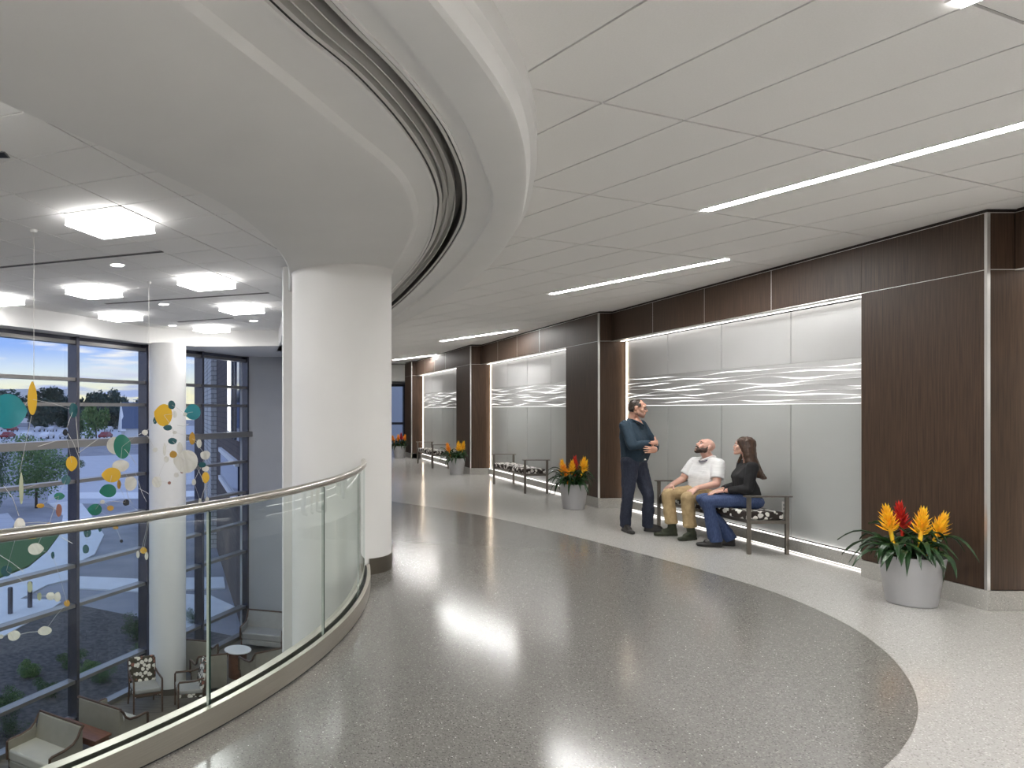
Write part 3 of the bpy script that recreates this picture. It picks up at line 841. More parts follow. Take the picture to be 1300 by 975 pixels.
def head_matrix(pos, face, pitch):
    """face: horizontal direction looked at; pitch up (+) in radians; head local: face -Y"""
    th = math.atan2(face[0], -face[1])
    return Matrix.Translation(Vector(pos)) @ Matrix.Rotation(th, 4, 'Z') @ Matrix.Rotation(-pitch, 4, 'X')
def head_flesh(s=1.0, fem=False, bald=False):
    f = Flesh()
    f.hull(((0, .022, .036), (.076, .094, .082)))
    j = .90 if fem else 1.0
    f.hull(((0, .0, .015), (.066, .078, .06)), ((0, -.036, -.03), (.050 * j, .046, .05)), ((0, -.050, -.082), (.034 * j, .030, .024)))
    f.hull(((-.052 * j, .01, -.045), (.020, .03, .028)), ((.052 * j, .01, -.045), (.020, .03, .028)), ((0, -.055, -.088), (.028 * j, .025, .02)))
    f.hull(((-.03, -.072, .032), .013), ((.03, -.072, .032), .013), ((0, -.066, .06), .016))
    for sx in (-1, 1):
        f.hull(((sx * .042, -.055, -.012), .021), ((sx * .034, -.062, -.03), .018))
        f.hull(((sx * .078, .014, .012), (.010, .020, .018)), ((sx * .077, .010, -.022), (.008, .012, .014)))
        f.hull(((sx * .011, -.093, -.026), .0085), ((sx * .004, -.08, -.02), .010))
    n = .9 if fem else 1
    f.hull(((0, -.078, .028), .009), ((0, -.104 * n, -.018), .0115), ((0, -.084, -.026), .012))
    f.hull(((-.020, -.080, -.050), .008), ((.020, -.080, -.050), .008), ((0, -.089, -.046), .008))
    f.hull(((-.016, -.079, -.061), .008), ((.016, -.079, -.061), .008), ((0, -.087, -.062), .0085))
    f.hull(((0, -.074, -.092), .019), ((0, -.06, -.085), .025))
    m = Matrix.Scale(s, 4)
    return f.xf(m)
def hand_flesh(wrist, direction, palm_n, thumb_side, curl=.35, spread=.10, s=1.0):
    """palm_n : direction the palm looks to; thumb_side : vector towards the thumb"""
    d = Vector(direction).normalized(); n = Vector(palm_n); n = (n - d * n.dot(d)).normalized()
    x = Vector(thumb_side); x = (x - d * x.dot(d) - n * x.dot(n)).normalized()
    w = Vector(wrist); f = Flesh()
    P = lambda a, b, c: w + (d * a + x * b + n * c) * s
    f.hull((P(0, .018, 0), .020 * s), (P(0, -.016, 0), .020 * s), (P(.075, .034, 0), .0125 * s), (P(.075, -.032, 0), .0115 * s), (P(.045, .03, .006), .015 * s))
    for i, (off, L) in enumerate(((.033, .92), (.0115, 1.0), (-.0105, .94), (-.031, .75))):
        p = P(.078, off, 0); ang = 0; a = (1.2 - i) * spread
        fd = (d * math.cos(a) + x * math.sin(a))
        r = .0092 * s
        for seg, (l, c) in enumerate(((.043, .7), (.027, 1.1), (.022, .9))):
            ang += curl * c
            q = p + (fd * math.cos(ang) + n * math.sin(ang)) * l * L * s
            f.hull((p, r), (q, r * .92)); p = q; r *= .92
    p = P(.018, .030, .006)
    for l, b, c in ((.040, .85, .35), (.032, .45, .45), (.025, .25, .5)):
        q = p + (d * (1 - b * .55) + x * b + n * c * curl).normalized() * l * s
        f.hull((p, .0125 * s), (q, .0105 * s)); p = q
    return f
def skin_mat(name, c1, c2): 
    m = noise_mat(name, c1, c2, ns=9, rough=.48); m.node_tree.nodes['Principled BSDF'].inputs['Subsurface Weight'].default_value = .06
    return m
M['skin'] = skin_mat('skin', (.50, .27, .19), (.58, .33, .24))
M['skin_pale'] = skin_mat('skin_light', (.60, .35, .27), (.66, .40, .32))
M['hair'] = noise_mat('dark_hair', (.012, .008, .006), (.035, .022, .015), (40, 40, 6), 3, .45)
M['hair_brown'] = noise_mat('brown_hair', (.030, .014, .008), (.075, .036, .018), (45, 45, 4), 3, .38)
M['beard'] = noise_mat('beard', (.020, .009, .005), (.055, .024, .013), (60, 60, 20), 3, .6)
M['stubble'] = noise_mat('stubble', (.30, .165, .12), (.36, .20, .15), ns=60, rough=.6)
M['navy'] = noise_mat('navy_knit', (.006, .020, .036), (.012, .034, .056), (30, 30, 10), 6, .8, bump=.3)
M['jeans_dark'] = noise_mat('dark_denim', (.013, .018, .036), (.027, .035, .062), (20, 20, 6), 6, .75)
M['jeans_blue'] = noise_mat('blue_denim', (.022, .042, .115), (.045, .075, .17), (14, 14, 5), 6, .75)
M['polo'] = noise_mat('pale_striped_polo', (.60, .60, .60), (.72, .72, .72), (2, 2, 55), 3, .8)
M['polo_trim'] = mat('polo_collar_edge', (.04, .05, .10), .8)
M['khaki'] = noise_mat('khaki_cotton', (.37, .265, .135), (.45, .335, .18), (6, 6, 4), 6, .8)
M['black_top'] = noise_mat('black_knit', (.005, .005, .006), (.010, .010, .012), (20, 20, 8), 6, .85)
M['boot'] = noise_mat('green_black_suede', (.018, .024, .012), (.036, .042, .022), ns=14, rough=.7)
M['shoe'] = noise_mat('dark_leather', (.010, .009, .009), (.022, .019, .018), ns=14, rough=.5)
M['eye'] = mat('eye_dark', (.03, .018, .012), .15)
M['eye_white'] = mat('eye_white', (.50, .46, .43), .3)
M['lip'] = mat('lip', (.42, .16, .13), .45)
M['frame'] = mat('spectacle_frame', (.01, .01, .012), .3)
def face_bits(o, hm, s, brow_m, fem=False, lip=True):
    for sx in (-1, 1):
        e = MB().lathe([(.0005, -.0105), (.0085, -.006), (.0105, 0), (.0085, .006), (.0005, .0105)], n=12)
        e.v = [tuple(hm @ (Vector(p) * s + Vector((sx * .031, -.0745, .008)) * s)) for p in e.v]
        eo = e.build('eye', M['eye_white'], o, smooth=True)
        e = MB().lathe([(.0002, -.0115), (.0052, -.0102), (.0060, -.006), (.0005, -.004)], n=10)
        e.v = [tuple(hm @ (Vector((p[0], p[2], p[1])) * s + Vector((sx * .031, -.0745, .008)) * s)) for p in e.v]
        e.build('iris', M['eye'], eo, smooth=True)
        b = MB().tube([hm @ (Vector(p) * s) for p in ((sx * .014, -.0865, .029), (sx * .028, -.087, .034), (sx * .045, -.074, .030))], [.0028 * s, .0038 * s, .002 * s], 6)
        b.build('eyebrow', brow_m, o, smooth=True)
    if lip:
        b = MB().tube([hm @ (Vector(p) * s) for p in ((-.023, -.0835, -.055), (-.010, -.0945, -.0535), (.010, -.0945, -.0535), (.023, -.0835, -.055))], [.002 * s, .0052 * s, .0052 * s, .002 * s], 8)
        b.build('lips', M['lip'], o, smooth=True)
def shoe(heel, toe, h=.085, w=.046, name='shoe', m=None, parent=None, high=0, ankle=None):
    heel, toe = Vector(heel), Vector(toe); d = (toe - heel).normalized(); L = (toe - heel).length
    f = Flesh(); sd = Vector((-d.y, d.x, 0))
    P = lambda a, b, c: heel + d * (a * L) + sd * b + Vector((0, 0, c))
    f.hull((P(.12, 0, .035), (.036, .036, .034)), (P(.45, 0, .030), (.040, .040, .030)), (P(.88, 0, .024), (.038, .038, .024)), (P(.70, .012, .024), (.040, .040, .024)))
    f.hull((P(.14, 0, .062), .040), (P(.34, 0, .072), .036), (P(.60, 0, .050), .034))
    f.hull((P(.14, 0, .09), .036), (P(.26, 0, .088), .037))
    if ankle is not None: f.hull((P(.16, 0, .06), .042), (P(.28, 0, .065), .040), (Vector(ankle), .047))
    # flat sole
    sol = [P(a, b, c) for a, b in ((0, .02), (0, -.02), (.06, .036), (.06, -.036), (.5, .036), (.5, -.036), (.72, .046), (.72, -.042), (.93, .03), (.93, -.03), (1.0, 0)) for c in (0.001, .022)]
    f.sets.append(sol)
    o = f.build(name, m, parent, .006, 2)
    return o

# ---------------------------------------------------------------- the standing man
def standing_man():
    TH = math.radians(36)
    R = Matrix.Rotation(TH, 3, 'Z')
    T = lambda x, y, z: R @ Vector((x, y, z))
    face = (.83, -.56)
    hm = head_matrix(T(0, -.045, 1.615), face, -.16)
    hs = 1.02
    # joints
    hipR, hipL = T(-.095, .01, .90), T(.095, .01, .90)
    kneeR, kneeL = Vector((-.105, -.03, .49)), Vector((.165, -.03, .48))
    ankR, ankL = Vector((-.085, .075, .10)), Vector((.205, .06, .10))
    toeR, toeL = Vector((-.115, -.185, 0)), Vector((.445, -.05, 0))
    heelR, heelL = Vector((-.082, .125, 0)), Vector((.165, .085, 0))
    shR, shL = T(-.195, .02, 1.390), T(.195, .02, 1.390)
    elR, elL = T(-.270, -.105, 1.135), T(.275, -.115, 1.125)
    wrR, wrL = T(.065, -.235, 1.175), T(-.020, -.265, 1.085)
    b = head_flesh(hs).xf(hm); b.R = R
    b.chain((hm @ Vector((0, .03, -.06)), .056), (T(0, .02, 1.50), .058), (T(0, .03, 1.42), .066))
    b.hull((T(-.13, .03, 1.36), .055), (T(.13, .03, 1.36), .055), (T(0, .02, 1.2), .08), (T(0, .02, 1.0), .08))
    b.hull((hipR, .07), (hipL, .07), (T(0, 0, 1.02), .08))
    for h, k, a, toe in ((hipR, kneeR, ankR, toeR), (hipL, kneeL, ankL, toeL)):
        b.chain((h, .080), (k, .052), (a, .036))
    b.chain((shR, .058), (elR, .043), (wrR, .028)); b.chain((shL, .058), (elL, .043), (wrL, .028))
    # right hand rests on the left upper arm, left hand tucked under the right elbow
    b += hand_flesh(wrR, T(.92, .20, -.12), T(-.2, 1, -.1), T(0, -.2, 1), .42)
    b += hand_flesh(wrL, T(-.93, .22, .04), T(.2, 1, .1), T(0, -.1, 1), .30)
    o = b.build('person', M['skin'], None, .0055, 3, loc=(4.99, 9.28, 0))
    setp(o, 'standing man in navy sweater, dark jeans and glasses with folded arms', 'person')
    # sweater with sleeves pushed up to mid forearm
    f = Flesh(R)
    f.hull((T(-.125, .03, 1.375), (.085, .092, .075)), (T(.125, .03, 1.375), (.085, .092, .075)), (T(-.12, .0, 1.22), (.085, .135, .10)), (T(.12, .0, 1.22), (.085, .135, .10)))
    f.hull((T(-.115, .0, 1.22), (.085, .135, .10)), (T(.115, .0, 1.22), (.085, .135, .10)), (T(-.10, -.015, 1.03), (.088, .145, .09)), (T(.10, -.015, 1.03), (.088, .145, .09)))
    f.hull((T(-.10, -.015, 1.03), (.088, .142, .09)), (T(.10, -.015, 1.03), (.088, .142, .09)), (T(-.095, .0, .945), (.085, .128, .04)), (T(.095, .0, .945), (.085, .128, .04)))
    f.hull((T(-.06, .035, 1.445), (.05, .06, .03)), (T(.06, .035, 1.445), (.05, .06, .03)), (shR, .062), (shL, .062))
    for s_, e_, w_ in ((shR, elR, wrR), (shL, elL, wrL)):
        f.hull((s_, .078), (e_, .062)); f.cone(e_, .060, e_.lerp(w_, .70), .045); f.hull((e_, .060), (e_.lerp(w_, .25), .056))
    f.build('sweater', M['navy'], o, .007, 9, .006, 8, 1)
    # v-neck opening shows skin: collar band
    n = MB().tube([T(.07, .06, 1.475), T(.075, -.01, 1.468), T(.04, -.075, 1.435), T(0, -.115, 1.395), T(-.04, -.075, 1.435), T(-.075, -.01, 1.468), T(-.07, .06, 1.475)], .011, 8)
    n.build('collar', M['navy'], o, smooth=True)
    v = Flesh(R); v.hull((T(.045, -.045, 1.455), .016), (T(-.045, -.045, 1.455), .016), (T(0, -.100, 1.405), .012), (T(0, -.02, 1.49), .03))
    v.build('neckline', M['skin'], o, .006, 2)
    f = Flesh(R)
    f.hull((hipR + T(-.01, 0, .03), (.105, .115, .09)), (hipL + T(.01, 0, .03), (.105, .115, .09)), (T(0, .0, .96), (.16, .125, .05)))
    for h, k, a in ((hipR, kneeR, ankR), (hipL, kneeL, ankL)):
        f.hull((h, (.105, .115, .10)), (h.lerp(k, .5), .088), (k, .070)); f.chain((k, .070), (k.lerp(a, .5), .068)); f.cone(k.lerp(a, .45), .070, a + Vector((0, 0, -.035)), .063)
    f.build('jeans', M['jeans_dark'], o, .007, 3, .008, 9, 2)
    bl = MB().lathe([(.001, -.02), (1, -.02), (1.03, -.018), (1.03, .018), (1, .02), (.001, .02)], n=40)
    bl.v = [tuple(T(x * .178, y * .128, .965 + z)) for x, y, z in bl.v]
    blo = bl.build('belt', M['shoe'], o, smooth=.5)
    bk = MB().box((0, 0, 0), (.05, .012, .035)); bk.v = [tuple(T(x, y - .132, z + .965)) for x, y, z in bk.v]; bk.build('belt_buckle', M['alu'], blo, bevel=.003)
    for he, to, an in ((heelR, toeR, ankR), (heelL, toeL, ankL)): shoe(he, to, name='shoe', m=M['shoe'], parent=o, ankle=an + Vector((0, 0, .0)))
    # thinning dark hair round the sides and back
    h = Flesh()
    h.hull(((0, .023, .037), (.0785, .0965, .0835)), ((0, .045, -.02), (.074, .068, .045)))
    inv = (hm @ Matrix.Scale(hs, 4)).inverted()
    def bare(w):
        q = inv @ w
        ear = abs(q.x) > .045 and q.z < .022 and q.y < .036
        return ear or q.y < -.030 - .3 * (.06 - q.z) and q.z < .07 or (q.z >= .07 and q.y < -.012) or q.z < -.055 or (q.y < .03 and q.z < .0)
    h.xf(hm @ Matrix.Scale(hs, 4)).build('hair', M['hair'], o, .0045, 1, .0015, 60, 3, cull=bare)
    st = Flesh()
    st.hull(((0, -.048, -.070), (.044, .042, .034)), ((-.045, -.005, -.055), (.022, .03, .025)), ((.045, -.005, -.055), (.022, .03, .025)), ((0, -.064, -.092), (.024, .026, .020)))
    st.xf(hm @ Matrix.Scale(hs * 1.012, 4)).build('stubble', M['stubble'], o, .005, 2)
    face_bits(o, hm, hs, M['hair'])
    g = MB()
    for sx in (-1, 1):
        g.tube([hm @ (Vector((sx * .032 + .024 * math.cos(a), -.095 + .004 * abs(math.cos(a)), .006 + .017 * math.sin(a))) * hs) for a in [2 * PI * k / 14 for k in range(15)]], .0024, 6)
        g.tube([hm @ (Vector(q) * hs) for q in ((sx * .056, -.090, .012), (sx * .079, -.04, .014), (sx * .084, .01, .016))], .0024, 6)
    g.tube([hm @ (Vector(q) * hs) for q in ((-.010, -.094, .010), (0, -.101, .013), (.010, -.094, .010))], .0022, 6)
    g.build('glasses', M['frame'], o, smooth=True)
    return o
# ---------------------------------------------------------------- the seated man
def seated_man():
    TH = math.radians(-80)
    R = Matrix.Rotation(TH, 3, 'Z')
    T = lambda x, y, z: R @ Vector((x, y, z))
    hm = head_matrix(T(0, -.03, 1.130), (-.93, .02), .50)
    hs = .98
    hipR, hipL = T(-.10, -.01, .555), T(.10, -.01, .555)
    kneeR, kneeL = T(-.150, -.43, .525), T(.165, -.425, .515)
    ankR, ankL = T(-.115, -.40, .115), T(.155, -.375, .115)
    shR, shL = T(-.185, .0, .930), T(.185, .0, .930)
    elR, elL = T(-.265, -.115, .700), T(.255, -.10, .690)
    wrR, wrL = T(-.185, -.345, .640), T(.190, -.325, .635)
    b = head_flesh(hs).xf(hm); b.R = R
    b.chain((hm @ Vector((0, .03, -.055)), .056), (T(0, .015, 1.00), .062), (T(0, .02, .94), .07))
    b.hull((T(-.13, .02, .90), .055), (T(.13, .02, .90), .055), (T(0, .02, .75), .08), (T(0, .01, .6), .08))
    b.hull((hipR, .07), (hipL, .07))
    for h, k, a in ((hipR, kneeR, ankR), (hipL, kneeL, ankL)):
        b.chain((h, .080), (k, .050), (a, .036))
    b.chain((shR, .058), (elR, .044), (wrR, .029)); b.chain((shL, .058), (elL, .044), (wrL, .029))
    b += hand_flesh(wrR, T(.12, -.80, -.42), T(.15, .3, -1), T(1, 0, 0), .34)
    b += hand_flesh(wrL, T(-.05, -.70, -.55), T(-.1, .35, -1), T(-1, 0, 0), .40)
    o = b.build('person', M['skin_pale'], None, .0055, 3, loc=(5.735, 8.97, 0))
    setp(o, 'bald bearded man in pale polo and khaki trousers seated on the bench', 'person')
    f = Flesh(R)
    f.hull((T(-.125, .02, .905), (.085, .09, .07)), (T(.125, .02, .905), (.085, .09, .07)), (T(-.115, -.01, .76), (.09, .13, .09)), (T(.115, -.01, .76), (.09, .13, .09)))
    f.hull((T(-.115, -.01, .76), (.09, .13, .09)), (T(.115, -.01, .76), (.09, .13, .09)), (T(-.105, -.01, .62), (.10, .145, .08)), (T(.105, -.01, .62), (.10, .145, .08)))
    f.hull((T(-.105, -.0, .60), (.10, .140, .06)), (T(.105, .0, .60), (.10, .140, .06)), (T(-.09, .05, .50), (.09, .10, .02)), (T(.09, .05, .50), (.09, .10, .02)))
    f.hull((T(-.05, .02, .975), (.05, .06, .03)), (T(.05, .02, .975), (.05, .06, .03)), (shR, .060), (shL, .060))
    for s_, e_ in ((shR, elR), (shL, elL)):
        f.cone(s_.lerp(e_, .1), .072, s_.lerp(e_, .74), .070); f.hull((s_, .068), (s_.lerp(e_, .25), .071))
    f.build('polo_shirt', M['polo'], o, .007, 3, .006, 9, 4)
    c = Flesh(R); c.hull((T(-.062, .03, 1.005), (.016, .05, .022)), (T(-.02, -.085, .965), .013)); c.hull((T(.062, .03, 1.005), (.016, .05, .022)), (T(.02, -.085, .965), .013)); c.hull((T(-.06, .06, 1.01), .016), (T(.06, .06, 1.01), .016))
    c.build('collar', M['polo'], o, .006, 2)
    MB().tube([T(.066, .07, .990), T(.080, .01, .982), T(.045, -.075, .955), T(.0, -.105, .940), T(-.045, -.075, .955), T(-.080, .01, .982), T(-.066, .07, .990)], .005, 6).build('collar_edge', M['polo_trim'], o, smooth=True)
    f = Flesh(R)
    f.hull((hipR + T(-.01, .02, -.01), (.11, .11, .085)), (hipL + T(.01, .02, -.01), (.11, .11, .085)), (T(0, .0, .62), (.15, .12, .04)))
    for h, k, a in ((hipR, kneeR, ankR), (hipL, kneeL, ankL)):
        f.hull((h, .098), (h.lerp(k, .55), .086), (k, .073)); f.chain((k, .073), (k.lerp(a, .5), .071)); f.cone(k.lerp(a, .45), .073, a.lerp(k, .10), .068)
        f.cone(a.lerp(k, .10), .072, a.lerp(k, .20), .074)
    f.build('trousers', M['khaki'], o, .007, 3, .007, 9, 5)
    for an, dx in ((ankR, -.05), (ankL, .06)):
        he = an + T(0, .075, 0); he.z = 0; to = an + T(dx, -.215, 0); to.z = 0
        shoe(he, to, name='boot', m=M['boot'], parent=o, ankle=an + Vector((0, 0, .045)))
    be = Flesh()
    be.hull(((0, -.056, -.078), (.045, .036, .034)), ((0, -.064, -.100), (.032, .027, .024)), ((-.048, -.018, -.055), (.022, .03, .03)), ((.048, -.018, -.055), (.022, .03, .03)))
    for sx in (-1, 1): be.hull(((sx * .060, -.006, -.055), (.014, .026, .03)), ((sx * .071, .000, -.005), (.008, .012, .02)))
    be.hull(((-.026, -.084, -.050), .009), ((0, -.094, -.040), .009), ((.026, -.084, -.050), .009))
    be.xf(hm @ Matrix.Scale(hs, 4)).build('beard', M['beard'], o, .005, 2, .003, 60, 6)
    face_bits(o, hm, hs, M['beard'], lip=False)
    return o
# ---------------------------------------------------------------- the seated woman
def seated_woman():
    TH = math.radians(-108)
    R = Matrix.Rotation(TH, 3, 'Z')
    T = lambda x, y, z: R @ Vector((x, y, z))
    hm = head_matrix(T(0, -.035, 1.170), (-.78, .62), .10)
    hs = .94
    hipR, hipL = T(-.09, .0, .55), T(.09, .0, .55)
    kneeR, kneeL = T(-.085, -.43, .535), T(.085, -.42, .530)
    ankR, ankL = T(-.06, -.17, .115), T(.075, -.34, .105)
    shR, shL = T(-.160, .005, .945), T(.160, .005, .945)
    elR, elL = T(-.21, -.03, .705), T(.20, -.045, .700)
    wrR, wrL = T(-.055, -.26, .650), T(.075, -.255, .655)
    b = head_flesh(hs, True).xf(hm); b.R = R
    b.chain((hm @ Vector((0, .03, -.055)), .046), (T(0, .01, 1.03), .048), (T(0, .02, .96), .056))
    b.hull((T(-.10, .01, .92), .045), (T(.10, .01, .92), .045), (T(0, .0, .75), .06), (T(0, .01, .6), .07))
    b.hull((hipR, .07), (hipL, .07))
    for h, k, a in ((hipR, kneeR, ankR), (hipL, kneeL, ankL)):
        b.chain((h, .078), (k, .048), (a, .032))
    b.chain((shR, .048), (elR, .036), (wrR, .024)); b.chain((shL, .048), (elL, .036), (wrL, .024))
    b += hand_flesh(wrR, T(.25, -.9, -.22), T(.1, .1, -1), T(1, 0, 0), .30, s=.9)
    b += hand_flesh(wrL, T(-.25, -.9, -.22), T(-.1, .1, -1), T(-1, 0, 0), .30, s=.9)
    o = b.build('person', M['skin_pale'], None, .0055, 3, loc=(5.745, 8.26, 0))
    setp(o, 'seated woman with long brown hair, black top and blue jeans', 'person')
    f = Flesh(R)
    f.hull((T(-.11, .015, .925), (.07, .075, .06)), (T(.11, .015, .925), (.07, .075, .06)), (T(-.085, -.05, .82), (.075, .085, .07)), (T(.085, -.05, .82), (.075, .085, .07)))
    f.hull((T(-.085, -.045, .82), (.075, .085, .07)), (T(.085, -.045, .82), (.075, .085, .07)), (T(-.085, .0, .67), (.08, .11, .07)), (T(.085, .0, .67), (.08, .11, .07)))
    f.hull((T(-.085, .0, .67), (.08, .11, .07)), (T(.085, .0, .67), (.08, .11, .07)), (T(-.095, .02, .555), (.09, .12, .025)), (T(.095, .02, .555), (.09, .12, .025)))
    f.hull((T(-.05, .02, .985), (.04, .05, .02)), (T(.05, .02, .985), (.04, .05, .02)), (shR, .050), (shL, .050))
    for s_, e_, w_ in ((shR, elR, wrR), (shL, elL, wrL)):
        f.hull((s_, .062), (e_, .052)); f.hull((e_, .052), (e_.lerp(w_, .3), .047)); f.cone(e_, .050, e_.lerp(w_, .78), .040)
    f.build('black_top', M['black_top'], o, .007, 3, .005, 9, 7)
    f = Flesh(R)
    f.hull((hipR + T(-.01, .03, -.01), (.105, .115, .085)), (hipL + T(.01, .03, -.01), (.105, .115, .085)), (T(0, .02, .61), (.14, .11, .03)))
    for h, k, a in ((hipR, kneeR, ankR), (hipL, kneeL, ankL)):
        f.hull((h, .094), (h.lerp(k, .55), .082), (k, .066)); f.chain((k, .066), (k.lerp(a, .5), .062)); f.cone(k.lerp(a, .4), .062, a + (a - k) * .10, .074)
    f.build('jeans', M['jeans_blue'], o, .007, 3, .006, 9, 8)
    for an in (ankR, ankL):
        he = an + T(0, .07, 0); he.z = 0; to = an + T(0, -.19, 0); to.z = 0
        shoe(he, to, name='shoe', m=M['shoe'], parent=o)
    h = Flesh()
    h.hull(((0, .026, .046), (.087, .106, .087)), ((0, .06, .0), (.078, .07, .07)))
    for sx in (-1, 1):
        h.hull(((sx * .060, -.020, .060), (.026, .045, .040)), ((sx * .074, .018, .0), (.016, .042, .06)), ((sx * .070, .045, -.06), (.024, .04, .05)))
        h.chain(((sx * .066, .045, -.06), (.028, .045, .05)), ((sx * .062, .085, -.17), (.032, .050, .06)), ((sx * .055, .135, -.28), (.030, .050, .06)))
    h.chain(((0, .070, .0), (.076, .060, .07)), ((0, .095, -.13), (.082, .055, .07)), ((0, .145, -.24), (.085, .052, .07)), ((0, .195, -.32), (.070, .045, .045)), ((.0, .245, -.355), (.040, .03, .02)))
    h.hull(((-.075, .0, -.10), (.012, .02, .05)), ((-.085, -.035, -.20), (.012, .012, .02)))
    h.xf(hm @ Matrix.Scale(hs, 4)).build('hair', M['hair_brown'], o, .0055, 2, .006, 22, 9)
    face_bits(o, hm, hs, M['hair_brown'], True)
    w = MB().tube([wrL.lerp(elL, .12) + (Vector((math.cos(a), 0, math.sin(a))) * .031) for a in [2 * PI * k / 12 for k in range(13)]], .005, 6)
    w.build('wristband', M['frame'], o, smooth=True)
    return o
standing_man(); seated_man(); seated_woman()
# ================================================================== LOUNGE FURNITURE (floor below)
def tan_armchair(loc, rz, label, w=1.08, seatm='tan_seat', backm='tan', cat='armchair'):
    """faces local -Y"""
    t = empty('lounge_armchair', loc, rz, label, cat, 'wide vinyl armchairs of the lounge')
    h = w / 2
    MB().bbox((-h + .05, -.36, .30), (h - .05, .22, .47)).build('seat', M[seatm], t, bevel=.035, seg=3, smooth=True)
    MB().bbox((-h + .045, -.35, .17), (h - .045, .26, .30)).build('seat_base', M[backm], t, bevel=.02, smooth=True)
    b = MB().ribbon([[Vector((x, y, z)) for y, z in ((.16, .42), (.27, .85), (.33, .845), (.34, .40), (.31, .16), (.22, .17))] + [Vector((x, .16, .42))] for x in (-h + .04, h - .04)])
    b.f += [(0, 1, 2, 3, 4, 5), (12, 11, 10, 9, 8, 7)]
    b.build('backrest', M[backm], t, bevel=.012, smooth=True)
    sw = [(.33, .86), (.26, .80), (.20, .70), (.10, .63), (-.08, .60), (-.32, .60), (-.36, .585), (-.365, .50), (-.36, .30)]
    for s in (-1, 1):
        MB().tube([Vector((s * (h - .02), y, z)) for y, z in sw], .022, 8).build('arm_frame', M['chair_wood'], t, smooth=True)
        pn = MB().ribbon([[Vector((s * (h - .035), y, z)) for y, z in sw[2:7]], [Vector((s * (h - .035), y, .25)) for y, z in sw[2:7]], [Vector((s * (h - .055), y, .25)) for y, z in sw[2:7]], [Vector((s * (h - .055), y, z)) for y, z in sw[2:7]]], closed=True)
        pn.build('side_panel', M[backm], t)
        for y in (-.33, .28):
            MB().tube([Vector((s * (h - .05), y, .32)), Vector((s * (h - .045), y + (.02 if y > 0 else 0), 0))], [.026, .018], 8).build('leg', M['chair_wood'], t, smooth=True)
    MB().tube([Vector((-h + .02, .31, .862)), Vector((h - .02, .31, .862))], .02, 8).build('top_rail', M['chair_wood'], t, smooth=True)
    return t
d = Vector((.83, -.56)); ang = math.atan2(d.y, d.x)           # line of the chair backs
tan_armchair((-3.36, 11.60, ZL), ang, 'wide tan armchair in the lower left corner, seat towards the camera', 1.08)
tan_armchair((-2.50, 12.72, ZL), ang + PI, 'wide tan armchair with its back to the wooden side table', 1.08)
tan_armchair((-1.20, 16.15, ZL), PI - .26, 'tan armchair seen from behind right of the lounge column, partly hidden', .70)
tan_armchair((-.92, 15.17, ZL), PI + .33, 'tan armchair seen from behind left of the round table', .68)
tan_armchair((.20, 15.42, ZL), PI + .547, 'tan armchair seen from behind in front of the round table', .74)
tan_armchair((.33, 17.85, ZL), -.30, 'grey vinyl armchair against the lounge wall, facing the round table', 1.12, 'grey_vinyl', 'grey_vinyl')
st = empty('side_table', (-2.93, 12.12, ZL), ang, 'low reddish wooden side table between the two wide tan armchairs', 'table')
MB().bbox((-.56, -.19, .52), (.56, .19, .56)).build('table_top', M['table_wood'], st, bevel=.006)
MB().bbox((-.52, -.165, .44), (.52, .165, .52)).build('apron', M['table_wood'], st)
for sx in (-1, 1):
    for sy in (-1, 1): MB().bbox((sx * .52 - .025, sy * .155 - .025, 0), (sx * .52 + .025, sy * .155 + .025, .44)).build('leg', M['table_wood'], st)
rt = empty('round_table', (-.32, 16.0, ZL), 0, 'round white topped table with dark wooden drum base in the lounge', 'table')
MB().lathe([(.001, .585), (.30, .585), (.305, .59), (.305, .605), (.30, .61), (.001, .61)], n=40, cap=False).build('table_top', M['white'], rt, smooth=.5)
MB().lathe([(.215, 0), (.215, .585)], n=32).build('drum_base', M['table_wood'], rt, smooth=.5)
def pattern_chair(loc, rz, label):
    t = empty('patterned_chair', loc, rz, label, 'chair', 'wooden chairs with floral backs')
    MB().bbox((-.26, -.27, .40), (.26, .22, .49)).build('seat', M['grey_vinyl'], t, bevel=.025, seg=3, smooth=True)
    MB().bbox((-.255, -.265, .33), (.255, .21, .40)).build('seat_band', M['floral2'], t, bevel=.01)
    b = MB().box((0, .25, .71), (.54, .075, .50), 0, Matrix.Rotation(-.20, 3, 'X'))
    b.build('backrest', M['floral2'], t, bevel=.03, seg=3, smooth=True)
    for s in (-1, 1):
        MB().tube([Vector((s * .285, -.27, 0)), Vector((s * .285, -.27, .62)), Vector((s * .285, -.25, .655)), Vector((s * .28, .05, .66)), Vector((s * .27, .24, .70))], .02, 8).build('arm_frame', M['chair_wood'], t, smooth=True)
        MB().tube([Vector((s * .265, .36, 0)), Vector((s * .265, .24, .42)), Vector((s * .275, .31, .90))], .019, 8).build('leg', M['chair_wood'], t, smooth=True)
    MB().bbox((-.28, -.275, .36), (.28, -.255, .40)).build('rail', M['chair_wood'], t)
    return t
pattern_chair((-2.15, 14.28, ZL), .38, 'wooden chair with floral back left of the lounge column, facing the camera')
pattern_chair((-1.24, 14.25, ZL), -1.35, 'wooden chair with floral back right of the lounge column, seen from its side')

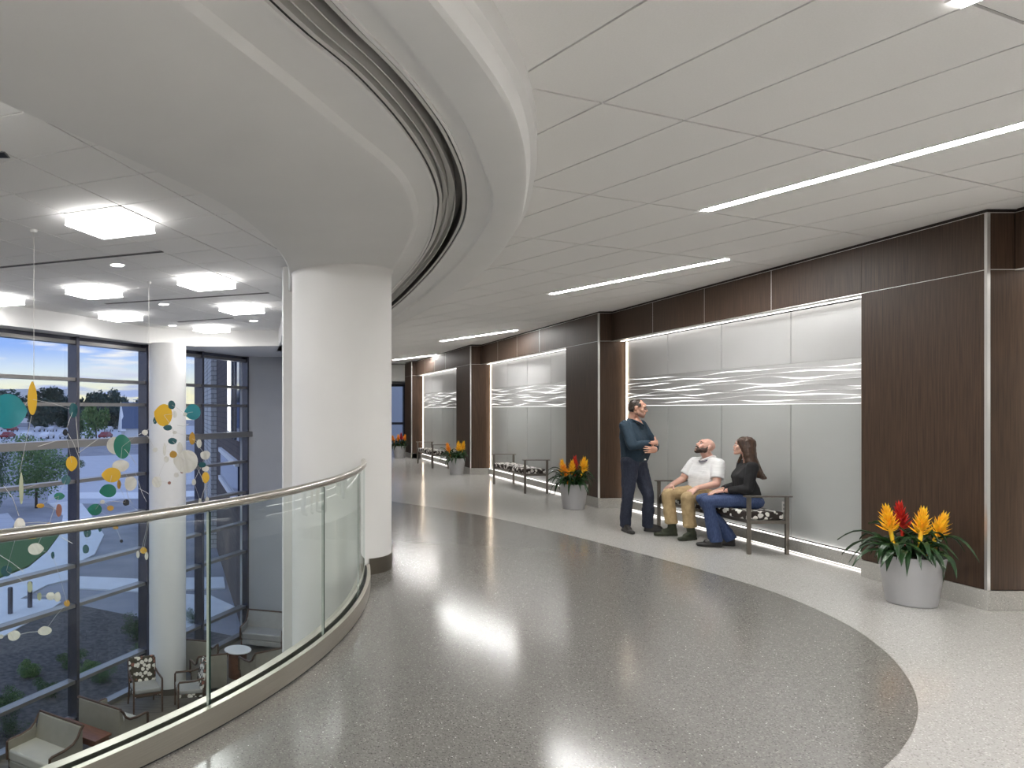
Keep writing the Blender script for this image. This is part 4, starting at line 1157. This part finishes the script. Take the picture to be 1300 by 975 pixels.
# ================================================================== MOBILES
M['teal'] = mat('teal_enamel', (.004, .215, .26), .35)
M['dteal'] = mat('deep_teal_enamel', (.004, .085, .10), .35)
M['green'] = mat('green_enamel', (.004, .16, .105), .35)
M['yel'] = mat('yellow_enamel', (.72, .42, .02), .35)
M['gold'] = mat('ochre_enamel', (.50, .27, .03), .35)
M['pale'] = noise_mat('pale_paddle', (.62, .60, .53), (.72, .70, .64), (1, 30, 1), 4, .4)
M['palegreen'] = mat('pale_green_paddle', (.42, .45, .30), .4)
M['brown'] = mat('brown_paddle', (.25, .10, .07), .4)
M['navyp'] = mat('black_paddle', (.01, .012, .02), .4)
M['wire'] = mat('mobile_wire', (.62, .60, .56), .35, .6)
def paddle(mo, x, y, w, h, m, Y, rnd, tip=None):
    c = px(x, y, Y); s = Y / 903
    W_, H_ = w * s / 2, h * s / 2
    a0 = rnd.uniform(0, 6.28) if tip is None else tip
    cu = rnd.uniform(-.25, .25)
    n = 22; top = []
    # petal outline: round with one soft point
    for k in range(n):
        a = 2 * PI * k / n
        da = abs(((a - a0 + PI) % (2 * PI)) - PI)
        r = 1 + .16 * math.exp(-(da / .35) ** 2) - .05 * math.cos(2 * (a - a0))
        top.append((r * math.cos(a) * W_, r * math.sin(a) * H_))
    vd = Vector((c.x, c.y, c.z - EYE)).normalized()
    rt_ = vd.cross(Vector((0, 0, 1))).normalized(); up = rt_.cross(vd)
    tl = rnd.uniform(-.35, .35)
    nn = (vd + rt_ * tl).normalized()
    P = lambda u, v, d: c + rt_ * (u * (1 + .1 * abs(tl))) + up * v + nn * (d + cu * (u * u) / max(W_, .02)) + vd * (u * tl)
    vs = [P(u, v, .0018) for u, v in top] + [P(u, v, -.0018) for u, v in top] + [P(0, 0, .004), P(0, 0, -.004)]
    fs = [(k, (k + 1) % n, 2 * n) for k in range(n)] + [(n + (k + 1) % n, n + k, 2 * n + 1) for k in range(n)] + [((k + 1) % n, k, n + k, n + (k + 1) % n) for k in range(n)]
    MB().add(vs, fs).build('paddle', m, mo, world=True, smooth=.9)
def mobile(cable_px, cable_Y, hub, paddles, wires, label, seed):
    rnd = random.Random(seed)
    top = px(cable_px[0], cable_px[1], cable_Y); top.z = ZA
    mo = empty('hanging_mobile', top.to_tuple(), 0, label, 'mobile', 'coloured paddle mobiles hanging in the atrium')
    hb = px(hub[0], hub[1], cable_Y)
    hb.x, hb.y = top.x, top.y
    MB().tube([top, hb], .0028, 6).build('suspension_cable', M['wire'], mo, world=True)
    MB().lathe([(.001, -.03), (.03, -.025), (.035, -.004), (.035, 0)], (top.x, top.y, ZA), 16).build('ceiling_canopy', M['white'], mo, world=True, smooth=True)
    deps = [cable_Y + rnd.uniform(-.28, .28) for _ in paddles]
    for p, Y in zip(paddles, deps): paddle(mo, *p[:4], M[p[4]], Y, rnd, p[5] if len(p) > 5 else None)
    # every paddle hangs from an arm of the mobile
    cpos = [px(p[0], p[1], Y) for p, Y in zip(paddles, deps)]
    used = [hb]
    order = sorted(range(len(paddles)), key=lambda i: (cpos[i] - hb).length)
    for i in order:
        q = min(used, key=lambda u: (u - cpos[i]).length)
        mid = (q + cpos[i]) / 2 + Vector((0, 0, .04 * (q - cpos[i]).length))
        MB().tube([q, mid, cpos[i]], .0018, 5).build('wire_arm', M['wire'], mo, world=True)
        used.append(cpos[i])
    for a in wires:
        MB().tube([px(x, y, cable_Y) for x, y in a], .0032, 5).build('wire_arm', M['wire'], mo, world=True)
mobile((43, 292), 6.93, (43, 500),
       [(10, 522, 44, 42, 'teal', 0), (41, 507, 11, 42, 'yel', 1.57), (25, 524, 10, 8, 'pale'), (93, 521, 10, 18, 'dteal'), (83, 549, 6, 8, 'navyp'), (91, 588, 13, 19, 'yel', 4.7),
        (84, 609, 11, 12, 'dteal'), (75, 630, 13, 9, 'green', 0), (27, 621, 5, 40, 'palegreen', 1.57), (51, 642, 9, 6, 'gold'), (25, 668, 13, 22, 'pale', 4.7), (45, 697, 19, 14, 'pale', 0),
        (75, 648, 7, 16, 'brown'), (18, 807, 15, 12, 'pale'), (57, 801, 16, 11, 'pale'), (64, 757, 10, 10, 'pale', .9), (73, 758, 8, 12, 'pale', 1.2), (8, 725, 13, 13, 'dteal'), (38, 745, 6, 14, 'palegreen'),
        (85, 766, 7, 8, 'gold'), (67, 705, 4, 9, 'dteal', 1), (62, 666, 6, 6, 'gold'), (2, 808, 5, 5, 'pale'), (50, 757, 5, 10, 'palegreen')],
       [[(40, 528), (33, 560), (25, 600)], [(84, 547), (93, 562), (100, 580), (101, 596)], [(100, 575), (112, 566), (125, 557)], [(48, 567), (70, 560), (110, 557)], [(96, 525), (100, 575)],
        [(4, 616), (16, 632), (24, 655)], [(0, 705), (16, 715), (30, 726)], [(32, 664), (50, 663), (63, 664)], [(70, 672), (78, 682), (92, 690)]],
       'left hanging mobile with a big teal disc and a slim yellow paddle', 4)
mobile((189, 358), 9.75, (189, 545),
       [(145, 565, 18, 22, 'pale', 4.9), (155, 567, 21, 30, 'green', .4), (153, 591, 20, 15, 'pale', 5), (142, 603, 23, 18, 'yel', 3.1), (138, 623, 20, 16, 'green', 3.3), (121, 647, 17, 14, 'green', 3), (140, 645, 8, 7, 'gold'),
        (160, 638, 8, 8, 'navyp'), (166, 614, 15, 18, 'pale'), (151, 615, 5, 11, 'gold'), (184, 549, 7, 7, 'pale'), (182, 699, 8, 8, 'yel'), (175, 704, 4, 9, 'pale', 1.2), (186, 706, 4, 10, 'pale', 1.5), (130, 637, 6, 5, 'pale'),
        (111, 676, 9, 12, 'dteal', 4.2), (127, 672, 4, 6, 'dteal', 4.5), (109, 697, 8, 11, 'dteal', 4), (190, 661, 7, 5, 'pale', 3.8), (154, 687, 4, 4, 'navyp', 1), (140, 657, 8, 5, 'navyp'), (147, 670, 7, 4, 'gold'),
        (208, 527, 22, 27, 'yel', 2.9), (218, 514, 9, 11, 'dteal'), (213, 543, 11, 7, 'dteal'), (197, 534, 5, 9, 'dteal'), (222, 526, 5, 9, 'pale'), (245, 523, 20, 19, 'teal', 3.3), (235, 526, 5, 5, 'pale'),
        (228, 569, 7, 15, 'pale', 1.6), (220, 577, 9, 9, 'gold'), (219, 560, 11, 8, 'dteal'), (237, 586, 30, 28, 'pale', 3), (244, 557, 7, 16, 'gold', 1.5), (253, 563, 6, 11, 'pale', 4.6), (261, 578, 12, 11, 'pale', 2.6),
        (257, 590, 9, 7, 'dteal'), (261, 595, 9, 7, 'pale'), (261, 606, 9, 14, 'yel', 4.6), (199, 612, 12, 14, 'pale'), (209, 571, 4, 16, 'pale', 1.6), (211, 583, 6, 8, 'pale', 4.7), (224, 603, 6, 6, 'pale'), (231, 599, 4, 4, 'brown'),
        (215, 613, 4, 4, 'brown'), (246, 612, 5, 8, 'pale'), (254, 637, 4, 9, 'pale', 4), (263, 635, 4, 9, 'pale', 5), (222, 549, 6, 4, 'pale'), (197, 571, 6, 6, 'pale')],
       [[(158, 570), (168, 582), (173, 590)], [(225, 540), (233, 541), (240, 538)], [(160, 620), (163, 632), (168, 640)], [(172, 600), (180, 625), (186, 637)], [(176, 620), (184, 624), (190, 628)],
        [(262, 614), (258, 625), (254, 640)], [(262, 614), (262, 627), (265, 640)], [(251, 595), (256, 606), (258, 612)], [(188, 662), (184, 680), (180, 696)]],
       'right hanging mobile of yellow, teal and pale paddles before the lounge column', 6)

# ================================================================== OUTSIDE
ZG = -4.5
M['ground'] = noise_mat('asphalt_ground', (.24, .24, .26), (.33, .33, .35), ns=.6, rough=.85)
M['mulch'] = noise_mat('mulch_bed', (.05, .048, .05), (.125, .115, .11), ns=9, rough=.95, bump=.4)
M['path'] = noise_mat('concrete_path', (.74, .74, .73), (.80, .80, .79), ns=2, rough=.8)
M['lawn'] = noise_mat('lawn', (.035, .10, .02), (.07, .17, .035), ns=14, rough=.95)
M['road'] = noise_mat('road', (.46, .47, .50), (.56, .57, .60), (1, 8, 1), 1, .8)
M['leaves'] = [noise_mat('foliage_%s' % n, a, b, ns=3, rough=.8) for n, a, b in (('deep', (.030, .052, .042), (.065, .10, .075)), ('mid', (.04, .09, .03), (.09, .17, .05)), ('light', (.09, .18, .05), (.18, .30, .09)))]  # skyline foliage tinted bluish: haze and dusk light put into its colour
M['bark'] = noise_mat('bark', (.05, .035, .025), (.10, .075, .055), (8, 8, 1), 4, .9)
M['brick'] = mat('pale_brick', (.5, .5, .5), .8)
def brick_nodes(m, c1, c2, mort, scale):
    b = m.node_tree.nodes['Principled BSDF']
    t = N(m, 'ShaderNodeTexCoord')
    br = N(m, 'ShaderNodeTexBrick'); br.inputs['Scale'].default_value = scale
    br.inputs['Color1'].default_value = (*c1, 1); br.inputs['Color2'].default_value = (*c2, 1); br.inputs['Mortar'].default_value = (*mort, 1)
    br.inputs['Brick Width'].default_value = .6; br.inputs['Row Height'].default_value = .2; br.inputs['Mortar Size'].default_value = .018
    sx = N(m, 'ShaderNodeSeparateXYZ'); cb = N(m, 'ShaderNodeCombineXYZ')
    Lk(m, t.outputs['Object'], sx.inputs[0])
    ad = N(m, 'ShaderNodeMath', operation='ADD'); Lk(m, sx.outputs[0], ad.inputs[0]); Lk(m, sx.outputs[1], ad.inputs[1])
    Lk(m, ad.outputs[0], cb.inputs[0]); Lk(m, sx.outputs[2], cb.inputs[1]); Lk(m, cb.outputs[0], br.inputs['Vector'])
    Lk(m, br.outputs['Color'], b.inputs['Base Color'])
brick_nodes(M['brick'], (.52, .50, .46), (.60, .57, .53), (.25, .24, .22), 1.0)
M['brown_brick'] = mat('brown_brick', (.1, .07, .06), .85)
brick_nodes(M['brown_brick'], (.085, .062, .052), (.115, .08, .065), (.05, .04, .035), 1.0)
gp = [tuple(G(-60, -.2)[:2]), tuple(G(3.9, -.2)[:2]), (1, 19.2), (60, 19.2), (60, 420), (-400, 420), (-400, -60)]
MB().prism(gp, ZG - .3, ZG).build('ground', M['ground'], kind='structure')
def slab(poly, m, name, z=.02, over=0):
    pts = [pz(x, y, ZG) for x, y in poly]
    return MB().prism([(p.x, p.y) for p in pts], ZG - .1, ZG + z).build(name, m, kind='structure')
# planting bed along the facade
bp = [tuple(G(-20, -.22)[:2]), tuple(G(3.85, -.22)[:2]), tuple(G(3.85, -6.5)[:2]), tuple(G(-20, -6.5)[:2])]
MB().prism(bp, ZG - .1, ZG + .02).build('mulch_bed', M['mulch'], kind='structure')
slab([(-60, 850), (0, 812), (52, 783), (78, 766), (70, 763), (26, 762), (60, 744), (97, 735), (98, 716), (120, 705), (132, 680), (118, 658), (104, 640), (88, 637), (62, 640), (80, 655), (76, 680), (60, 702), (36, 722), (0, 736), (-60, 770)], M['path'], 'path', .05)
slab([(98, 733), (190, 737), (236, 735), (284, 734), (286, 748), (236, 750), (190, 753), (98, 748)], M['path'], 'path', .05)
slab([(236, 756), (268, 758), (298, 772), (280, 782), (236, 800), (200, 812), (196, 790)], M['path'], 'path', .055)
slab([(-70, 760), (0, 734), (36, 720), (60, 700), (75, 680), (78, 668), (40, 668), (0, 684), (-70, 715)], M['lawn'], 'lawn', .07)
slab([(60, 640), (64, 612), (92, 580), (320, 572), (330, 600), (200, 622), (130, 640)], M['road'], 'road', .03)
slab([(-90, 700), (-90, 668), (10, 652), (20, 664), (8, 680), (0, 686)], M['road'], 'road', .045)
slab([(-200, 566), (-200, 544), (330, 540), (330, 560)], M['road'], 'parking_lot', .03)
slab([(95, 626), (190, 626), (300, 622), (300, 628), (190, 634), (100, 634)], M['path'], 'path', .06)
for x, y in ((13, 781), (38, 773)):
    c = pz(x, y, ZG); t_ = MB().lathe([(.075, 0), (.075, .80), (.06, .83), (.001, .835)], c, 20).build('bollard', M['mull'], smooth=.6)
    t_.location = (0, 0, 0)
    setp(t_, 'grey steel bollard on the pale path, %s of the two' % ('left' if x < 20 else 'right'), 'bollard', 'bollards on the path')
# trees
def crown_mesh(seed, n, rx, rz_, m, leaf=.2):
    rnd = random.Random(seed); mb = MB()
    lumps = [(Vector((rnd.uniform(-.6, .6) * rx, rnd.uniform(-.6, .6) * rx, rnd.uniform(-.55, .6) * rz_)), rnd.uniform(.35, .6)) for _ in range(9)]
    for k in range(n):
        c, r = rnd.choice(lumps)
        dv = Vector((rnd.gauss(0, 1), rnd.gauss(0, 1), rnd.gauss(0, 1))).normalized() * (rnd.random() ** .4)
        p = c + Vector((dv.x * rx, dv.y * rx, dv.z * rz_)) * r
        u = Vector((rnd.gauss(0, 1), rnd.gauss(0, 1), rnd.gauss(0, 1))).normalized(); v = u.orthogonal().normalized()
        s = leaf * rnd.uniform(.6, 1.2)
        mb.add([p - u * s, p - v * s * .5, p + u * s, p + v * s * .5], [(0, 1, 2, 3)])
    me = bpy.data.meshes.new('crown'); me.from_pydata(mb.v, [], mb.f); me.materials.append(m)
    return me
CR = [crown_mesh(s, 1500, 1, 1, M['leaves'][i], .13) for i, s in enumerate((1, 2, 3))] + [crown_mesh(9, 5200, 1, 1, M['leaves'][2], .045), crown_mesh(10, 3600, 1, 1, M['leaves'][1], .05)]
TR = MB().tube([(0, 0, 0), (.02, .01, .5), (0, 0, 1)], [.05, .04, .02], 8).mesh('trunk'); TR.materials.append(M['bark'])
def tree(x, Y, top_y, width_px, kind, label, group='trees beyond the parking lot', low=.25, base=None):
    c = px(x, 520, Y); top = EYE + (520 - top_y) / 903 * Y; H = top - ZG; wd = width_px / 903 * Y / 2
    t = empty('tree', (c.x, c.y, ZG), random.uniform(0, 6), label, 'tree', group)
    cz = H * low
    obj('trunk', TR, t, (0, 0, 0), (0, 0, 0), (H * .42, H * .42, cz + (H - cz) * .35))
    obj('crown', CR[kind], t, (0, 0, (H + cz) / 2), (0, 0, 0), (wd * .95, wd * .95, (H - cz) * .56))
far = [(-18, 250, 498, 50, 0), (16, 285, 494, 46, 0), (52, 250, 491, 44, 0), (80, 285, 493, 40, 0), (112, 250, 497, 40, 0), (136, 285, 503, 36, 0), (152, 268, 494, 24, 0), (176, 285, 505, 36, 0), (198, 250, 504, 34, 0),
       (44, 222, 507, 40, 0), (88, 240, 510, 38, 0), (150, 222, 511, 40, 0), (2, 222, 512, 38, 0)]
pos = ['leftmost', 'second from left', 'third from left', 'fourth from left', 'fifth from left', 'sixth from left', 'small pointed', 'eighth from left', 'ninth from left']
for i, f_ in enumerate(far):
    tree(*f_[:3], f_[3] * 1.3, f_[4], ('dark tree on the skyline beyond the parking lot, %s' % pos[i]) if i < 9 else 'dark tree in the nearer row beyond the parking lot, %s' % ('behind the slim yellow paddle', 'beside the first mullion', 'left of the pointed roof', 'behind the teal disc')[i - 9], low=.02)
tree(122, 128, 515, 36, 2, 'light green round tree at the near edge of the parking lot', low=.2)
tree(97, 112, 518, 26, 1, 'mid green tree beside the first mullion at the parking lot', low=.2)
tree(46, 44, 547, 104, 3, 'pale green leafy tree on the lawn seen through the left window bay', 'trees on the lawn', .15)
tree(-4, 36, 560, 44, 4, 'leafy green tree at the left edge of the window, behind the mobile', 'trees on the lawn', .22)
tree(88, 60, 578, 36, 4, 'low green tree near the road, right of the pale lawn tree', 'trees on the lawn', .2)
tree(262, 42, 676, 30, 4, 'small bushy tree beyond the dark wing, right of the lounge column', 'trees on the lawn', .15)
# shrubs in the planting bed
SHL = ('at the left edge, below the third transom', 'midway along the left bay', 'beside the first mullion, left of it', 'just right of the first mullion', 'left of the floral chair back, the tallest', 'behind the floral chair back', 'at the left edge, lowest of all', 'right of the first mullion, second one', 'in the left bay, near the lowest transom', 'right of the lounge column')
for i_, (x, y, s, k) in enumerate(((8, 905, .34, 4), (40, 860, .30, 3), (92, 848, .34, 4), (112, 858, .3, 3), (178, 812, .5, 4), (183, 838, .35, 3), (14, 935, .4, 4), (130, 868, .28, 4), (60, 885, .3, 4), (246, 792, .3, 4))):
    c = pz(x, y, ZG); t = empty('shrub', (c.x, c.y, ZG + .02), x * .3, 'low green shrub in the planting bed outside, ' + SHL[i_], 'shrub', 'shrubs in the planting bed')
    obj('foliage', CR[k], t, (0, 0, s * .55), (0, 0, 0), (s, s, s * .8))
# parked cars
def car_mesh():
    mb = MB()
    prof = [(-2.2, .35), (-2.2, .75), (-1.9, .92), (-1.2, 1.0), (-.65, 1.42), (.75, 1.45), (1.5, .98), (2.15, .88), (2.25, .6), (2.2, .35)]
    r = []
    for y, k in ((-.85, 0), (-.8, 1), (.8, 1), (.85, 0)):
        r.append([Vector((x, y * (1 if z < 1.05 else .85), z)) for x, z in prof])
    mb.ribbon(r); mb.f.append(tuple(range(len(prof)))); mb.f.append(tuple(range(4 * len(prof) - 1, 3 * len(prof) - 1, -1)))
    return mb
CB = car_mesh()
M['cars'] = [mat('car_paint_%s' % n, c, .25, .2) for n, c in (('white', (.75, .75, .76)), ('silver', (.5, .5, .52)), ('dark', (.04, .045, .05)), ('red', (.25, .03, .03)))]
M['tyre'] = mat('tyre', (.015, .015, .015), .8)
CBM = []
for m in M['cars']:
    me = CB.mesh('body'); me.materials.append(m); CBM.append(me)
WG = MB().ribbon([[Vector((-1.05, s * .76, 1.02)), Vector((-.62, s * .745, 1.38)), Vector((.72, s * .745, 1.40)), Vector((1.32, s * .76, 1.02))] for s in (-1, 1)]).mesh('windows'); WG.materials.append(M['gasket'])
WH = MB()
for x in (-1.4, 1.4):
    for y in (-.86, .70):
        WH.v += []; b0 = len(WH.v); n = 14
        for k in range(n):
            WH.v += [(x + .33 * math.cos(2 * PI * k / n), y, .33 + .33 * math.sin(2 * PI * k / n)), (x + .33 * math.cos(2 * PI * k / n), y + .16, .33 + .33 * math.sin(2 * PI * k / n))]
        for k in range(n):
            a = b0 + 2 * k; b = b0 + 2 * ((k + 1) % n); WH.f.append((a, b, b + 1, a + 1))
        WH.f += [tuple(b0 + 2 * k for k in range(n)), tuple(b0 + 2 * k + 1 for k in range(n))]
WHM = WH.mesh('wheels'); WHM.materials.append(M['tyre'])
rc = random.Random(5)
names = ('white', 'silver', 'dark', 'red')
ords = ('first', 'second', 'third', 'fourth', 'fifth', 'sixth', 'seventh', 'eighth', 'ninth', 'tenth', 'eleventh')
for r_i, (yy, xs) in enumerate(((548, (-22, -4, 16, 50, 66, 104, 120, 138, 156, 205, 228)), (557, (-16, 10, 34, 60, 84, 110, 134)))):
    for n_, x in enumerate(xs):
        c = pz(x, yy, ZG); k = rc.choice((0, 0, 0, 1, 1, 2, 3))
        t = empty('parked_car', (c.x, c.y, ZG + .03), 1.50 + rc.uniform(-.06, .06), '%s car, %s from the left in the %s row of the distant parking lot' % (names[k], ords[n_], 'far' if r_i == 0 else 'near'), 'car', 'cars in the distant parking lot')
        obj('body', CBM[k], t); obj('windows', WG, t); obj('wheels', WHM, t)
# lamp posts of the parking lot
for i, (x, y0, y1) in enumerate(((89, 556, 515), (175, 560, 508), (36, 552, 512))):
    b = pz(x, y0, ZG); hgt = EYE + (520 - y1) / 903 * b.y - ZG
    t = empty('lamp_post', b.to_tuple(), 0, ('slim lamp post of the parking lot beside the first mullion', 'slim lamp post of the parking lot beside the second mullion', 'slim lamp post behind the slim yellow paddle')[i], 'lamp post', 'lamp posts of the parking lot')
    MB().lathe([(.12, 0), (.08, hgt)], n=8).build('post', M['mull'], t); MB().bbox((-.9, -.15, hgt), (.9, .15, hgt + .15)).build('lamp_head', M['white'], t)
# distant house with pointed pale gable
hc = px(174, 520, 128); t = empty('house', (hc.x, hc.y, ZG), .25, 'distant house with a pointed pale gable and slate blue roof', 'building')
M['slate'] = mat('slate_roof', (.10, .13, .20), .7)
MB().bbox((-2.5, -4, 0), (4.5, 4, 2.8)).build('walls', M['white'], t)
g_ = MB().add([(-3, -4.3, 2.8), (-3, 4.3, 2.8), (-3 + .3, 0, 7.4), (4.8, -4.3, 2.8), (4.8, 4.3, 2.8), (4.8, 0, 7.4)], [(0, 2, 5, 3), (1, 4, 5, 2), (3, 5, 4), (0, 3, 4, 1)]); g_.build('roof', M['slate'], t)
g2 = MB().add([(-3.2, -4.6, 2.4), (-3.6, -3.0, 2.4), (-2.9, 0, 7.6), (-2.3, -4.5, 2.4)], [(0, 1, 2), (0, 2, 3), (0, 3, 1), (1, 3, 2)]); g2.build('gable_sail', M['white'], t)
# long low building far behind the trees
lb = px(55, 520, 330); t = empty('far_building', (lb.x, lb.y, ZG), 0, 'long pale building showing over the trees at the left', 'building')
MB().bbox((-22, -4, 0), (12, 4, 15.5)).build('walls', M['white'], t)
# the building's own wing seen through the right part of the glazing
wA = Vector((-2.30, 38.0, 0)); wB = Vector((-.27, 19.6, 0)); wd_ = (wB - wA).normalized(); wn_ = Vector((wd_.y, -wd_.x, 0)); wl = (wB - wA).length
wrot = math.atan2(wd_.y, wd_.x)
wg = empty('neighbour_wing', (wA.x, wA.y, ZG), wrot, 'dark brick wing with pale brick pier seen through the right glazing', 'building')
def wx_(x, y=520):        # distance along the wing wall of a picture column
    k = (x - 320) / 903
    return (k * wA.y - wA.x) / (wd_.x - k * wd_.y)
MB().bbox((0, 0.0, 0), (wl, .4, 9)).build('wall', M['brown_brick'], wg)
side = -1
MB().bbox((wx_(263.5), -.25, 0), (wx_(269.2), .3, 9)).build('brick_pier', M['brick'], wg)
MB().bbox((wx_(270.0), -.25, 0), (wx_(275), .3, 9)).build('brick_pier', M['brick'], wg)
M['blue_glass'] = mat('dark_blue_glass', (.02, .035, .09), .05, spec=.8)
M['lit'] = mat('lit_window', (1, 1, 1), .4, emit=(1, .95, .85), es=.9)
s0, s1 = wx_(281), wx_(303.5)
wnd = MB().bbox((s0, -.04, 3.45), (s1, .02, 4.45)).build('window', M['blue_glass'], wg)
for z in (3.35, 4.45): MB().bbox((s0, -.12, z), (s1, .02, z + .16)).build('sill', M['white'], wnd)
a0, a1 = wx_(290), wx_(306)
MB().bbox((a0, -.05, 5.2), (a1, .02, 9)).build('window', M['blue_glass'], wg)
MB().bbox((wx_(291.5), -.07, 5.4), (wx_(294), .0, 9)).build('lit_window', M['lit'], wg)
for x in (297.5, 301): MB().bbox((wx_(x) - .05, -.09, 5.2), (wx_(x) + .05, 0, 9)).build('window_mullion', M['mull'], wg)

M['pale_wall'] = mat('pale_backdrop_wall', (.42, .45, .50), .8)
MB().bbox((1, 37, ZG), (14, 37.4, 4.5)).build('backdrop_wall', M['pale_wall'], kind='structure')  # added backdrop that hides the yellow sky behind the far corridor window
